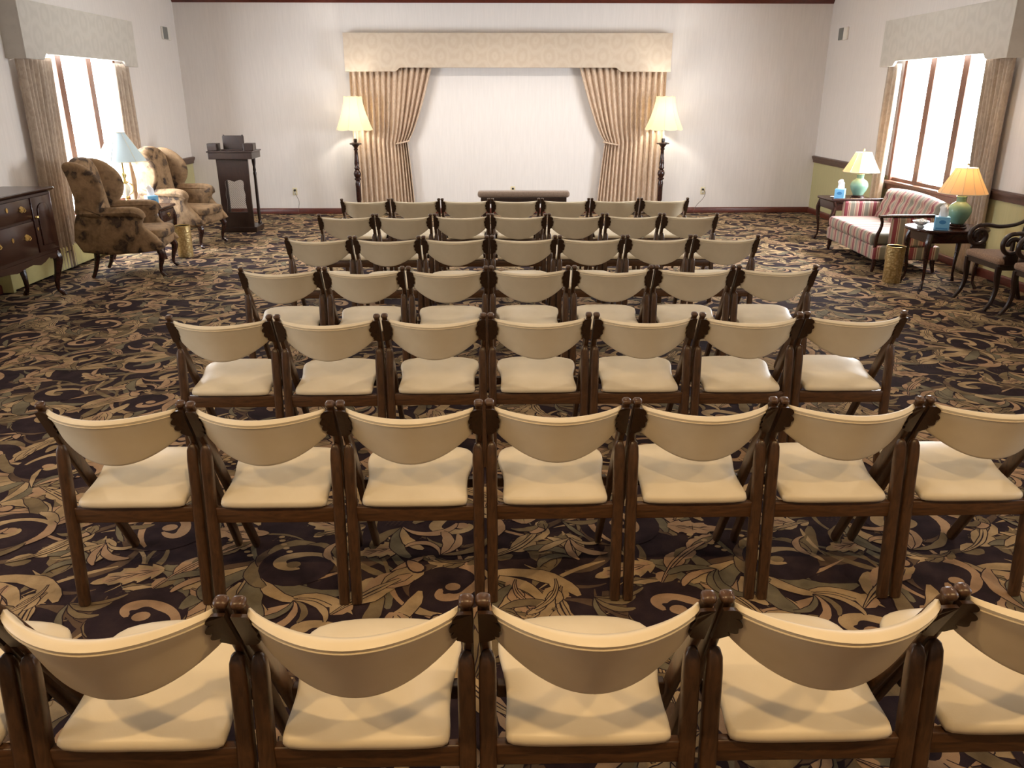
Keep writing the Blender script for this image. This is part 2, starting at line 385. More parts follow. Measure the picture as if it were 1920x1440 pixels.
# ------------------------------------------------------------------ carpet
class Carpet:
    """one repeat of the woven acanthus pattern as flat outlines, later laid over the floor"""
    def __init__(s, TX, TY): s.TX, s.TY = TX, TY; s.polys = []
    def add(s, pts, mat): s.polys.append((pts, mat))
    def strand(s, x, y, a, L, w, curl, mat, rim=None, n=14, curl2=0):
        """tapered curling strand"""
        P = []; px, py, th = x, y, a
        for i in range(n+1):
            t = i/n; P.append((px, py, th))
            th += (curl+curl2*t)/n; px += math.cos(th)*L/n; py += math.sin(th)*L/n
        def side(k, grow):
            out = []
            for i, (qx, qy, qt) in enumerate(P):
                t = i/n; ww = (w*math.sin(PI*min(1, (t*.92+.04)))**.8*(.5+.8*t)*(1+.10*math.sin(t*19+x*40))+grow)*k
                out.append((qx-math.sin(qt)*ww, qy+math.cos(qt)*ww))
            return out
        if rim is not None:
            s.add(side(1, .004)+side(-1, .004)[::-1], rim)
        s.add(side(1, 0)+side(-1, 0)[::-1], mat)
        return P[-1]
    def scroll(s, x, y, a, R, mat, sgn=1, inner=None, rndt=random.Random(4)):
        """volute: spiral band with round eye"""
        n = 30; turns = rndt.uniform(.7, 1.15)
        outer = []; inn = []
        for i in range(n+1):
            t = i/n; th = a+sgn*turns*2*PI*t; r = R*(1-.72*t); ww = R*(.06+.26*math.sin(PI*(t*.9+.05)))*(1+.12*math.sin(t*23))
            ca, sa = math.cos(a), math.sin(a); el = lambda q: (x+q*math.cos(th)*1.25*ca-q*math.sin(th)*.85*sa, y+q*math.cos(th)*1.25*sa+q*math.sin(th)*.85*ca)
            outer.append(el(r)); inn.append(el(r-ww))
        s.add([(x+R*1.06*math.cos(2*PI*i/22), y+R*1.06*math.sin(2*PI*i/22)) for i in range(22)], 0)
        for i in range(0, n, 5):
            j = min(i+5, n); s.add(outer[i:j+1]+inn[i:j+1][::-1], mat)
        e = R*.2; ex, ey = x+R*.1*math.cos(a), y+R*.1*math.sin(a)
        s.add([(ex+e*math.cos(2*PI*i/14), ey+e*.85*math.sin(2*PI*i/14)) for i in range(14)], inner if inner is not None else mat)
    def leaf(s, x, y, a, L, W, mat, mat2, lobes=4, bend=.4, rnd=random):
        """acanthus leaf with lobed edge, dark rim, paler heart and rib"""
        n = lobes*6; L_, R_ = [], []
        def outline(gw, s0, s1, lob):
            l, r = [], []
            for i in range(n+1):
                t = s0+(s1-s0)*i/n; th = a+bend*t
                cx = x+L*t*math.cos(a+bend*t*.5); cy = y+L*t*math.sin(a+bend*t*.5)
                env = math.sin(PI*min(1, t**.75))**.7
                ph = (t*lobes) % 1
                ww = W*env*(1-lob*(1-ph)**1.3 if ph > .08 else 1-lob*.4)*gw
                push = L*.10*(1-ph)*-lob
                l.append((cx-math.sin(th)*ww+math.cos(th)*push*env, cy+math.cos(th)*ww+math.sin(th)*push*env))
                r.append((cx+math.sin(th)*ww+math.cos(th)*push*env, cy-math.cos(th)*ww+math.sin(th)*push*env))
            return l, r
        for gw, s0, s1, lob, m in ((1.16, 0, 1.03, .38, 0), (1, .02, 1, .45, mat), (.55, .1, .86, .5, mat2)):
            l, r = outline(gw, s0, s1, lob)
            k = 6
            for i in range(0, n, k):
                j = min(i+k, n); s.add(l[i:j+1]+r[i:j+1][::-1], m)
        for q in range(3):
            t0 = .15+.2*q
            for sg in (1, -1):
                th = a+bend*t0; cx = x+L*t0*math.cos(a+bend*t0*.5); cy = y+L*t0*math.sin(a+bend*t0*.5)
                s.strand(cx, cy, th+sg*.5, L*.22, W*.035, -sg*.3, 0, None, 5)
        s.strand(x, y, a+bend*.02, L*.8, W*.04, bend*.9, 0, None, 10)
    def frond(s, x, y, a, L, W, bend, mat, mat2, rnd, n=6):
        """feathery acanthus frond: curved rib with overlapping side fingers"""
        P = []; px, py, th = x, y, a
        for i in range(21):
            P.append((px, py, th)); th += bend/20; px += math.cos(th)*L/20; py += math.sin(th)*L/20
        for i in range(n):
            t = .04+.88*i/(n-1); qx, qy, qt = P[int(t*20)]
            ln = W*(.55+1.25*math.sin(PI*min(1, t*.8+.12)))
            for sg in (1, -1):
                s.strand(qx, qy, qt+sg*(.72-.25*t), ln*rnd.uniform(.85, 1.2), W*.27, -sg*rnd.uniform(.5, 1.3), mat if (i+(sg > 0)) % 3 else mat2, 0 if i % 2 else None, 9)
        qx, qy, qt = P[-2]; s.strand(P[14][0], P[14][1], P[14][2], L*.42, W*.22, bend*.4, mat2, 0, 9)
        s.strand(x, y, a, L*.96, W*.16, bend, mat, 0, 16)
        s.strand(x, y, a, L*.8, W*.035, bend*.85, 0, None, 12)
    def bud(s, x, y, a, L, W, mat):
        for g, m in ((1.25, 0), (1, mat)):
            s.add([(x+math.cos(a)*L*g*.5*math.cos(p)-math.sin(a)*W*g*math.sin(p)*(1-.45*math.cos(p)), y+math.sin(a)*L*g*.5*math.cos(p)+math.cos(a)*W*g*math.sin(p)*(1-.45*math.cos(p))) for p in [2*PI*i/14 for i in range(14)]], m)
    def plume(s, x, y, a, R, n, sgn, rnd, mats):
        for i in range(n):
            t = i/(n-1)-.5
            s.strand(x, y, a+t*1.5, R*rnd.uniform(.7, 1.05), R*rnd.uniform(.05, .10), sgn*rnd.uniform(.3, 1.6)+t, rnd.choice(mats), 0, 12, sgn*rnd.uniform(0, 1.5))
    def beads(s, x, y, a, n, gap, r, curl, mat):
        for i in range(n):
            s.add([(x+r*1.35*math.cos(2*PI*k/9), y+r*math.sin(2*PI*k/9)) for k in range(9)], mat)
            x += gap*math.cos(a); y += gap*math.sin(a); a += curl
def lay_carpet():
    rnd = random.Random(21)
    nx, ny = 5, 8
    TX, TY = (XR-XL)/nx, (YB-YF)/ny
    c = Carpet(TX, TY)
    T, O, RO, BR, G = 1, 2, 3, 4, 5        # tan, olive, rose beige, brown, grey-green
    spots = []
    def free(x, y, r, k=.8):
        for (a, b, q) in spots:
            dx = abs(x-a); dx = min(dx, TX-dx); dy = abs(y-b); dy = min(dy, TY-dy)
            if math.hypot(dx, dy) < (r+q)*k: return False
        return True
    def place(r, k=.8, tries=300):
        for _ in range(tries):
            x, y = rnd.uniform(0, TX), rnd.uniform(0, TY)
            if free(x, y, r, k): spots.append((x, y, r)); return x, y
        return None
    # background tendrils
    for _ in range(70):
        x, y = rnd.uniform(0, TX), rnd.uniform(0, TY)
        c.strand(x, y, rnd.uniform(0, 6.3), rnd.uniform(.2, .45), rnd.uniform(.022, .05), rnd.uniform(-2.2, 2.2), rnd.choice([BR, BR, O, BR, G]), 0, 12, rnd.uniform(-1, 1))
    for _ in range(110):
        x, y = rnd.uniform(0, TX), rnd.uniform(0, TY)
        c.strand(x, y, rnd.uniform(0, 6.3), rnd.uniform(.15, .42), rnd.uniform(.008, .020), rnd.uniform(-2.2, 2.2), rnd.choice([BR, O, T, G, RO]), None, 12)
    for _ in range(40):                      # dashed weave marks
        x, y = rnd.uniform(0, TX), rnd.uniform(0, TY)
        for i in range(4):
            for j in range(3):
                c.add([(x+.02*i+.006*j, y+.014*j), (x+.02*i+.010+.006*j, y+.003+.014*j), (x+.02*i+.011+.006*j, y+.006+.014*j), (x+.02*i+.001+.006*j, y+.003+.014*j)], BR)
    # large scrolls with plumes
    for _ in range(13):
        p = place(.24, .8)
        if not p: continue
        x, y = p; a = rnd.uniform(0, 6.3); sg = rnd.choice([1, -1])
        c.plume(x+.12*math.cos(a), y+.12*math.sin(a), a+sg*1.2, .46, 6, sg, rnd, [T, RO, O, T, G])
        for q in range(4):                   # fingers combed round the volute
            b = a-sg*(.5+.75*q); c.strand(x+.15*math.cos(b), y+.15*math.sin(b), b+sg*1.25, rnd.uniform(.18, .28), .030, sg*1.9, rnd.choice([T, O, RO, BR]), 0, 10)
        c.scroll(x, y, a, rnd.uniform(.13, .17), rnd.choice([T, RO]), sg, rnd.choice([RO, O]))
    # big leaves
    for _ in range(30):
        p = place(.17, .68)
        if not p: continue
        a = rnd.uniform(0, 6.3); L = rnd.uniform(.30, .42)
        m1 = rnd.choice([T, T, RO, O]); m2 = rnd.choice([T, RO, O])
        if rnd.random() < .38: c.leaf(p[0]-L*.4*math.cos(a), p[1]-L*.4*math.sin(a), a, L*.72, rnd.uniform(.06, .08), m1, m2, rnd.choice([4, 5]), rnd.uniform(-.8, .8))
        else: c.frond(p[0]-L*.5*math.cos(a), p[1]-L*.5*math.sin(a), a, L, rnd.uniform(.075, .105), rnd.uniform(-1.5, 1.5), m1, m2, rnd, rnd.choice([4, 5, 5]))
    # medium plumes and leaves
    for _ in range(40):
        p = place(.11, .68)
        if not p: continue
        a = rnd.uniform(0, 6.3)
        if rnd.random() < .5: c.plume(p[0], p[1], a, rnd.uniform(.2, .3), 4, rnd.choice([1, -1]), rnd, [T, RO, O, G])
        else: c.frond(p[0], p[1], a, rnd.uniform(.18, .26), rnd.uniform(.05, .065), rnd.uniform(-1.6, 1.6), rnd.choice([T, RO, O, T]), rnd.choice([T, O, RO]), rnd, 4)
    for _ in range(80):
        p = place(.06, .72)
        if not p: continue
        q = rnd.random(); a = rnd.uniform(0, 6.3)
        if q < .4: c.bud(p[0], p[1], a, rnd.uniform(.07, .12), rnd.uniform(.018, .03), rnd.choice([T, RO, RO, O]))
        elif q < .6: c.beads(p[0], p[1], a, 6, .034, .010, rnd.uniform(-.2, .2), T)
        else: c.strand(p[0], p[1], a, rnd.uniform(.12, .2), rnd.uniform(.012, .02), rnd.uniform(-3.5, 3.5), rnd.choice([T, RO, O]), 0, 12)
    # layer heights so that later outlines lie on earlier ones
    boxes = []; lay = []
    for pts, m in c.polys:
        b = (min(p[0] for p in pts), max(p[0] for p in pts), min(p[1] for p in pts), max(p[1] for p in pts)); L = 0
        for (q, l2) in zip(boxes, lay):
            if l2 < L: continue
            for ox in (-TX, 0, TX):
                for oy in (-TY, 0, TY):
                    if b[0] < q[1]+ox and q[0]+ox < b[1] and b[2] < q[3]+oy and q[2]+oy < b[3]: L = max(L, l2+1)
        boxes.append(b); lay.append(L)
    top = max(lay)
    V, F, MI = [], [], []
    for i in range(-1, nx+1):
        for j in range(-1, ny+1):
            fx = 1; ox, oy = XL+i*TX, YF+j*TY
            for (pts, m), l, b in zip(c.polys, lay, boxes):
                if ox+b[1] < XL or ox+b[0] > XR or oy+b[3] < YF or oy+b[2] > YB: continue
                k = len(V); z = -.004+.0038*(l+1)/(top+1)
                V += [(min(max(ox+x, XL), XR), min(max(oy+y, YF), YB), z) for x, y in pts]
                F.append(list(range(k, k+len(pts)))); MI.append(m)
    k = len(V)
    V += [(XL, YF, -.004), (XR, YF, -.004), (XR, YB, -.004), (XL, YB, -.004)]
    V += [(XL, YF, -.1), (XR, YF, -.1), (XR, YB, -.1), (XL, YB, -.1)]
    F += [[k, k+1, k+2, k+3], [k+4, k+7, k+6, k+5], [k, k+4, k+5, k+1], [k+1, k+5, k+6, k+2], [k+2, k+6, k+7, k+3], [k+3, k+7, k+4, k]]
    MI += [0]*6
    me = bpy.data.meshes.new('floor'); me.from_pydata(V, [], F)
    me.polygons.foreach_set('material_index', MI)
    def yarn(name, a, b):
        t = NT(name); v = t.coord(); f = t.noise(v, 9, 4); g = t.noise(v, 260, 2)
        t.base(t.mix(t.math('MULTIPLY', g, .5), t.ramp(f, [(.32, mul(a, .62)), (.5, a), (.7, b)]), mul(a, .6)), .95, 0, .12)
        t.bump(g, .25, .003); return t.m
    for n_, a, b in (('carpet_aubergine', sr(48, 35, 39), sr(60, 46, 45)), ('carpet_tan', sr(168, 142, 106), sr(190, 164, 126)),
                     ('carpet_olive', sr(120, 102, 76), sr(138, 120, 90)), ('carpet_rose', sr(168, 136, 106), sr(180, 150, 118)),
                     ('carpet_brown', sr(96, 76, 60), sr(110, 90, 70)), ('carpet_sage', sr(114, 104, 84), sr(130, 120, 96))):
        me.materials.append(yarn(n_, a, b))
    o = bpy.data.objects.new('floor', me); COL.objects.link(o); o['kind'] = 'structure'
    # flip any outline drawn clockwise so the pile faces up
    bm = bmesh.new(); bm.from_mesh(me)
    for f in bm.faces:
        if f.normal.z < 0 and f.calc_center_median().z > -.02: f.normal_flip()
    bm.to_mesh(me); bm.free()
lay_carpet()

# ------------------------------------------------------------------ room shell
RZ = .80     # chair rail height
def side_wall(name, X, out, W):
    bm = B(); x0, x1 = sorted((X, X+out*.22))
    for (a, b, z0, z1) in ((YF, W['y0'], -.1, ZC), (W['y1'], YB, -.1, ZC), (W['y0'], W['y1'], -.1, W['z0']), (W['y0'], W['y1'], W['z1'], ZC)):
        if z0 < RZ < z1:
            box(bm, x0, x1, a, b, z0, RZ, 1); box(bm, x0, x1, a, b, RZ, z1, 0)
        else: box(bm, x0, x1, a, b, z0, z1, 1 if z1 <= RZ else 0)
    return struct(name, bm, ['wall', 'olive'], smooth=False)
side_wall('wall_left', XL, -1, WL); side_wall('wall_right', XR, 1, WR)
struct('wall_back', box(B(), XL-.22, XR+.22, YB, YB+.2, -.1, ZC), 'wall', smooth=False)
struct('wall_front', box(B(), XL-.22, XR+.22, YF-.2, YF, -.1, ZC), 'wall', smooth=False)
struct('ceiling', box(B(), XL-.22, XR+.22, YF-.2, YB+.2, ZC, ZC+.15), 'ceil', smooth=False)
def bar_profile(bm, prof, a, b, axis, pos, sgn):
    """extrude a moulding profile [(out, z)] along an axis from a to b; pos = wall plane, sgn = room direction"""
    def P(t, o, z): return (t, pos+sgn*o, z) if axis == 'x' else (pos+sgn*o, t, z)
    ring_loft(bm, [[P(a, o, z) for o, z in prof], [P(b, o, z) for o, z in prof]]); return bm
BASE = [(0, 0), (.018, 0), (.018, .065), (.012, .078), (0, .085)]
struct('baseboard_back', bar_profile(B(), BASE, XL, XR, 'x', YB, -1), 'trimwood')
struct('baseboard_left', bar_profile(B(), BASE, YF, YB-.02, 'y', XL, 1), 'trimwood')
struct('baseboard_right', bar_profile(B(), BASE, YF, YB-.02, 'y', XR, -1), 'trimwood')
CROWN = [(0, ZC-.075), (.012, ZC-.075), (.03, ZC-.05), (.06, ZC-.015), (.065, ZC), (0, ZC)]
struct('trim_1', bar_profile(B(), CROWN, XL, XR, 'x', YB, -1), 'trimwood')
RAIL = [(0, .775), (.018, .78), (.022, .81), (.034, .83), (.042, .85), (.046, .868), (.03, .878), (0, .878)]
struct('trim_2', bar_profile(B(), RAIL, 10.86, YB, 'y', XL, 1), 'railwood')
struct('trim_3', bar_profile(B(), RAIL, 10.56, YB, 'y', XR, -1), 'railwood')
struct('trim_4', bar_profile(B(), RAIL, YF, 8.28, 'y', XR, -1), 'railwood')

def window(n, X, out, W):
    """three-light casement: oak frame set in the wall, glass panes"""
    w_ = bpy.data.objects.new('window_%d' % n, None); COL.objects.link(w_); w_.location = (X, (W['y0']+W['y1'])/2, W['z0']); w_['kind'] = 'structure'
    hw = (W['y1']-W['y0'])/2; h = W['z1']-W['z0']; o = out
    def bx(bm, xa, xb, *r): a, b = sorted((xa, xb)); return box(bm, a, b, *r)
    bm = B()
    bx(bm, -o*.012, o*.1, -hw, -hw+.06, 0, h); bx(bm, -o*.012, o*.1, hw-.06, hw, 0, h); bx(bm, -o*.012, o*.1, -hw, hw, h-.06, h); bx(bm, o*.02, o*.1, -hw, hw, 0, .05)
    obj('window_frame', bm, 'casing', w_, smooth=False, bevel=.004)
    for s in (-1, 1):
        c = s*.345
        bm = B(); bx(bm, 0, o*.075, c-.06, c+.06, .05, h-.06)
        obj('mullion', bm, 'casing', w_, smooth=False, bevel=.004)
    for a, b in ((-hw+.06, -.405), (-.285, .285), (.405, hw-.06)):
        bm = B(); bx(bm, o*.045, o*.053, a, b, .05, h-.06)
        obj('pane', bm, 'glass', w_, smooth=False)
    bm = B(); bx(bm, -o*.06, o*.05, -hw-.05, hw+.05, -.025, .012); bx(bm, -o*.025, 0, -hw-.02, hw+.02, -.10, -.025)
    obj('window_sill', bm, 'casing', w_, smooth=False, bevel=.006)
window(1, XL, -1, WL); window(2, XR, 1, WR)

# ------------------------------------------------------------------ folding chairs
ROWY = [1.405, 2.52, 3.655, 4.77, 5.89, 7.05, 8.165]
def post_y(z): return .42*(.775-z)/.775
def chair():
    t = thing('folding_chair', 'x', 'chair')
    # backrest shell: rear surface y(u,z)
    ZT = .768
    def zb(u): return .579+.086*abs(u)**2.1
    def yend(z): return post_y(z)-.012
    def ymid(z): return -.122+(.77-z)*.42
    def yback(u, z):
        b = (1-abs(u)**1.9)**.9 if abs(u) < 1 else 0
        return yend(z)*(1-b)+ymid(z)*b
    XW = .214; n = 26; rings = []
    for i in range(n+1):
        u = -1+2*i/n; z0, z1 = zb(u), ZT
        r = []; th = .012+.012*(1-u*u)
        def P(z, off): return (XW*u, yback(u, min(max(z, z0), z1))+off, z)
        hgt = z1-z0
        for q in (.004, .02, .06, .3, .5, .75, .86, .93, .975): r.append(P(z0+hgt*q, -.001 if q < .01 else (-.005-.004*(q > .8))))
        r.append(P(z1+.004, .004)); r.append(P(z1+.005, th*.6)); r.append(P(z1-.002, th+.006))
        for q in (.9, .7, .4, .15, .03): r.append(P(z0+hgt*q, th+.004+.006*math.sin(PI*q)))
        rings.append(r)
    bm = B(); ring_loft(bm, rings)
    back = obj('backrest', bm, 'vinyl', t, angle=60)
    bm = B(); P = [(XW*u, yback(u, ZT-.016)-.0105, ZT-.015) for u in [-1+2*i/24 for i in range(25)]]
    sweep(bm, P, (.0022, .0022), (0, 0, 1), .5, 2); obj('piping', bm, 'piping', back)
    # scalloped brackets that clasp the ends of the backrest
    for s in (-1, 1):
        outl = [(.243, .772), (.222, .772)]
        for cx, cz, r in ((.220, .752, .0175), (.214, .724, .0175), (.215, .697, .016), (.222, .673, .014)):
            outl += [(cx-r*math.cos(a), cz+r*.95*math.sin(a)) for a in [math.radians(64-128*k/6) for k in range(7)]]
        outl += [(.226, .655), (.243, .655)]
        bm = B(); f, b = [], []
        for x, z in outl:
            u = min(x/XW, 1); y = yback(u, z)-.009 if x < XW else yend(z)-.014
            f.append((s*x, y-.006, z)); b.append((s*x, y+.006, z))
        ring_loft(bm, [f, b]); obj('bracket', bm, 'bracket', t, angle=30)
    for s in (-1, 1):
        # long front leg: rises past the seat to carry the back, knob on top
        bm = B(); zz = [0, .01, .2, .4, .55, .65, .72, .76, .775, .783, .785, .792, .7965, .799]
        pts = [(s*(.214+.018*min(1, z/.7)), post_y(z) if z < .78 else post_y(.78)-(z-.78)*.25, z) for z in zz]
        sz = [(.011, .018), (.0115, .021), (.0115, .023), (.0115, .024), (.012, .025), (.012, .024), (.0125, .019), (.0125, .016), (.012, .0125), (.012, .0125), (.0155, .0155), (.0158, .0158), (.013, .013), (.006, .006)]
        sweep(bm, pts, sz, (1, 0, 0), .35, 3); obj('front_leg', bm, 'chair_wood', t, angle=50)
        bm = B(); zz = [0, .006, .2, .4, .56, .595, .612, .619]
        pts = [(s*.226, .056*z/.617, z) for z in zz]
        sz = [(.017, .015), (.0185, .017), (.0195, .018), (.0195, .018), (.0195, .017), (.0175, .014), (.012, .009), (.004, .003)]
        sweep(bm, pts, sz, (1, 0, 0), .3, 3); obj('rear_leg', bm, 'chair_wood', t, angle=50)
    bm = B(); rbox(bm, -.209, .209, .022, .046, .325, .385, .004, 2); obj('rear_rail', bm, 'rail_wood', t, angle=50)
    bm = B(); rbox(bm, -.206, .206, .186, .214, .372, .410, .004, 2); obj('cross_rail', bm, 'bracket', t, angle=50)
    # padded seat
    half = [(0, .004), (.10, .004), (.172, .010), (.187, .030), (.184, .09), (.183, .15), (.190, .21), (.201, .27), (.199, .325), (.175, .372), (.12, .398), (.055, .408)]
    outl = half+[(0, .409)]+[(-x, y) for x, y in half[:0:-1]]
    outl = smooth_poly(outl, 2)
    bm = B(); cushion(bm, outl, lambda x, y: .387+.118*y-.22*max(0, y-.30)**1.2, .034, .014, .014)
    obj('seat', bm, 'vinyl', t, angle=70)
    return t
ch0 = chair(); first = True
COLN = ['leftmost', 'second from the left', 'third from the left', 'in the middle', 'third from the right', 'second from the right', 'rightmost']
ROWN = ['in the nearest row', 'in the second row from the camera', 'in the third row from the camera', 'in the fourth and middle row', 'in the third row from the wall', 'in the second row from the wall', 'in the row nearest the kneeler']
for r, y in enumerate(ROWY):
    for c in range(7):
        if r == 0 and c == 6: continue
        x = -1.296+.5*c+(.006 if r else 0)
        lab = 'cream vinyl folding chair, %s %s' % (COLN[c], ROWN[r])
        if r == 0: lab = 'cream vinyl folding chair, %s %s' % (['cut off at the lower left corner', 'its back touching the left frame edge', 'third from the left', 'fourth from left', 'second from the right', 'cut off by the right frame edge'][c], ROWN[0])
        rot = math.radians(random.uniform(-.3, .3)); loc = (x+random.uniform(-.0015, .0015), y+random.uniform(-.008, .008), 0)
        if first: o = ch0; first = False; o['label'] = lab; o.location = loc; o.rotation_euler = (0, 0, rot); o['group'] = 'cream folding chairs set out in rows'
        else: o = dup(ch0, loc, rot, lab)

# ------------------------------------------------------------------ valances and drapes (local: x along the wall, room at -y)
def valance(label, loc, rz, W, notch, ramp, mat, depth=.2, z0=2.10, z1=2.63):
    h = W/2; lift = .055
    poly = [(-h, z0), (-h+notch, z0), (-h+notch+ramp*.25, z0+.006), (-h+notch+ramp*.75, z0+lift-.006), (-h+notch+ramp, z0+lift), (h-notch-ramp, z0+lift), (h-notch-ramp*.75, z0+lift-.006), (h-notch-ramp*.25, z0+.006), (h-notch, z0), (h, z0), (h, z1), (-h, z1)]
    bm = B(); puffy(bm, poly, -depth, -depth+.03, .007)
    box(bm, -h, -h+.025, -depth+.024, 0, z0, z1); box(bm, h-.025, h, -depth+.024, 0, z0, z1); box(bm, -h+.02, h-.02, -depth+.024, 0, z1-.025, z1-.002)
    o = obj('valance', bm, mat, None, angle=35); o.location = loc; o.rotation_euler = (0, 0, rz)
    return tag(o, label, 'valance', 'damask valances')
valance('wide beige damask valance on the back wall', (.22, YB, 0), 0, 4.84, .73, .10, 'damask')
valance('damask valance above the window behind the wing chairs', (XL, 9.665, 0), PI/2, 2.57, .32, .08, 'damask_side')
valance('damask valance above the window behind the striped loveseat', (XR, 9.375, 0), -PI/2, 2.65, .34, .08, 'damask_side')
def drape(label, loc, rz, x0, x1f, z0, z1, pleats, mat, amp=.032, depth=.10, tie=None, seed=1):
    """pleated curtain; x0 = fixed edge, x1f(z) = free edge"""
    rnd = random.Random(seed); ns, nz = pleats*10, 46
    ph = [rnd.uniform(-.25, .25) for _ in range(pleats+2)]; am = [rnd.uniform(.55, 1.25) for _ in range(pleats+2)]
    t = thing('drape', label, 'curtain', loc, rz, 'pleated brocade drapes')
    bm = B(); G = []
    for side in (0, 1):
        rows = []
        for j in range(nz+1):
            z = z0+(z1-z0)*j/nz; xe = x1f(z); row = []
            full = abs(xe-x0)/abs(x1f(z1)-x0)
            for i in range(ns+1):
                s = i/ns; k = s*pleats; q = int(min(k, pleats-1)); f = k-q
                a = am[q]*(1-f)+am[q+1]*f; p = ph[q]*(1-f)+ph[q+1]*f
                wv = math.sin(2*PI*(k+p*.3)); wv = math.copysign(abs(wv)**.85, wv)+.22*math.sin(4*PI*k+5*p)
                # cloth nearest the free edge is drawn harder to the tie
                x = x0+(xe-x0)*s if tie is None else x0+(x1f(z1)-x0)*s-(x1f(z1)-xe)*s**2.2
                y = -depth+amp*a*wv+.006*math.sin(z*3+k)
                row.append(bm.verts.new((x, y+side*.004, z)))
            rows.append(row)
        G.append(rows)
    for g in G:
        for a, b in zip(g, g[1:]):
            for i in range(ns): bm.faces.new((a[i], a[i+1], b[i+1], b[i]))
    f0, f1 = G
    for j in range(nz):
        for i in (0, ns): bm.faces.new((f0[j][i], f0[j+1][i], f1[j+1][i], f1[j][i]))
    for i in range(ns):
        for j in (0, nz): bm.faces.new((f0[j][i], f0[j][i+1], f1[j][i+1], f1[j][i]))
    obj('curtain_cloth', bm, mat, t, angle=180)
    if tie:
        tz, xa, xb = tie; bm = B()
        P = [((xa+xb)/2+abs(xb-xa)/2*math.cos(a), -depth+.062*math.sin(a), tz+.02*math.cos(a)*(1 if xb > xa else -1)) for a in [2*PI*i/24 for i in range(25)]]
        sweep(bm, P, (.012, .018), (0, 0, 1), .5, 2); obj('tieback', bm, mat, t)
    return t
def tiecurve(top, tie, bot, zt=2.14, zk=1.10):
    def f(z):
        if z >= zk:
            t = (z-zk)/(zt-zk); return tie+(top-tie)*(t**.72)
        t = (zk-z)/zk; return tie+(bot-tie)*t**.8
    return f
drape('beige pleated drape tied back beside the left floor lamp', (0, YB, 0), 0, -2.155, tiecurve(-.93, -1.33, -1.24), .015, 2.16, 14, 'drape', .034, .10, (1.09, -1.50, -1.31), 3)
drape('beige pleated drape tied back beside the right floor lamp', (0, YB, 0), 0, 2.60, tiecurve(1.29, 1.71, 1.60), .015, 2.16, 14, 'drape', .034, .10, (1.07, 1.90, 1.69), 4)
st = lambda v: (lambda z: v)
bend = lambda a, b: (lambda z: b+(a-b)*max(0, min(1, z/2.1))**1.5)
drape('taupe window drape hanging behind the sideboard', (XL, 0, 0), PI/2, 8.42, bend(9.02, 8.90), .02, 2.13, 8, 'drape_side', .034, .095, None, 5)
drape('taupe window drape behind the farther wing chair', (XL, 0, 0), PI/2, 10.91, st(10.42), .02, 2.13, 5, 'drape_side', .034, .095, None, 6)
drape('taupe window drape behind the near green lamp', (XR, 0, 0), -PI/2, -8.10, bend(-8.52, -8.42), .02, 2.13, 7, 'drape_side', .034, .095, None, 7)
drape('taupe window drape behind the far green lamp', (XR, 0, 0), -PI/2, -10.66, st(-10.36), .02, 2.13, 3, 'drape_side', .034, .095, None, 8)

# ------------------------------------------------------------------ lamps
def bell_shade(bm, r0, r1, z0, z1, panels=8, flare=1.6, scallop=.010, seg=64):
    """panelled shade, open at top and bottom, double walled"""
    def fn(i):
        a = (i/seg*panels) % 1
        return 1-.035*math.sin(PI*a)
    rings = []
    N = 12
    for wall, rng in ((0, range(N+1)), (1, range(N, -1, -1))):
        for j in rng:
            t = j/N; r = r1+(r0-r1)*(1-t)**flare-wall*.003
            ring = []
            for i in range(seg):
                a = 2*PI*i/seg; p = (i/seg*panels) % 1
                z = z0+(z1-z0)*t-(scallop*math.sin(PI*p)*(1-t)**6)-(scallop*-.4*(1-math.sin(PI*p))*t**8)
                k = fn(i); ring.append((r*k*math.cos(a), r*k*math.sin(a), z))
            rings.append(ring)
    R = [[bm.verts.new(p) for p in r] for r in rings]; R.append(R[0])
    for a, b in zip(R, R[1:]):
        for i in range(seg): bm.faces.new((a[i], a[(i+1) % seg], b[(i+1) % seg], b[i]))
    return bm
def seams(bm, r0, r1, z0, z1, panels, flare, w_=.0025):
    for k in range(panels):
        a = 2*PI*k/panels; P = []
        for j in range(9):
            t = j/8; r = r1+(r0-r1)*(1-t)**flare+.001; P.append((r*math.cos(a), r*math.sin(a), z0+(z1-z0)*t))
        sweep(bm, P, (w_, w_), (-math.sin(a), math.cos(a), 0), .5, 2)
    return bm
def ring_wire(bm, r, z, w_=.003, seg=40):
    sweep(bm, [(r*math.cos(2*PI*i/seg), r*math.sin(2*PI*i/seg), z) for i in range(seg+1)], (w_, w_), (0, 0, 1), .5, 2); return bm
def bulb(parent, z, power, color, size=.04):
    bm = B(); lathe(bm, [(.001, z-.05), (.014, z-.045), (.014, z-.02), (.03, z+.01), (.026, z+.035), (.001, z+.05)], 16)
    m = NT('bulb_glow'); m.base((1, 1, 1, 1)); m.b.inputs['Emission Color'].default_value = (*color, 1); m.b.inputs['Emission Strength'].default_value = power*1.2
    obj('bulb', bm, m.m, parent)
    l = bpy.data.lights.new('lamp_bulb_light', 'POINT'); l.energy = power; l.color = color; l.shadow_soft_size = size
    o = bpy.data.objects.new('lamp_bulb_light', l); COL.objects.link(o)
    o.location = Vector(parent.location)+Vector((0, 0, z)) ; o.visible_camera = True
    # bulb stays clear of its own light
    o.location.z += .075
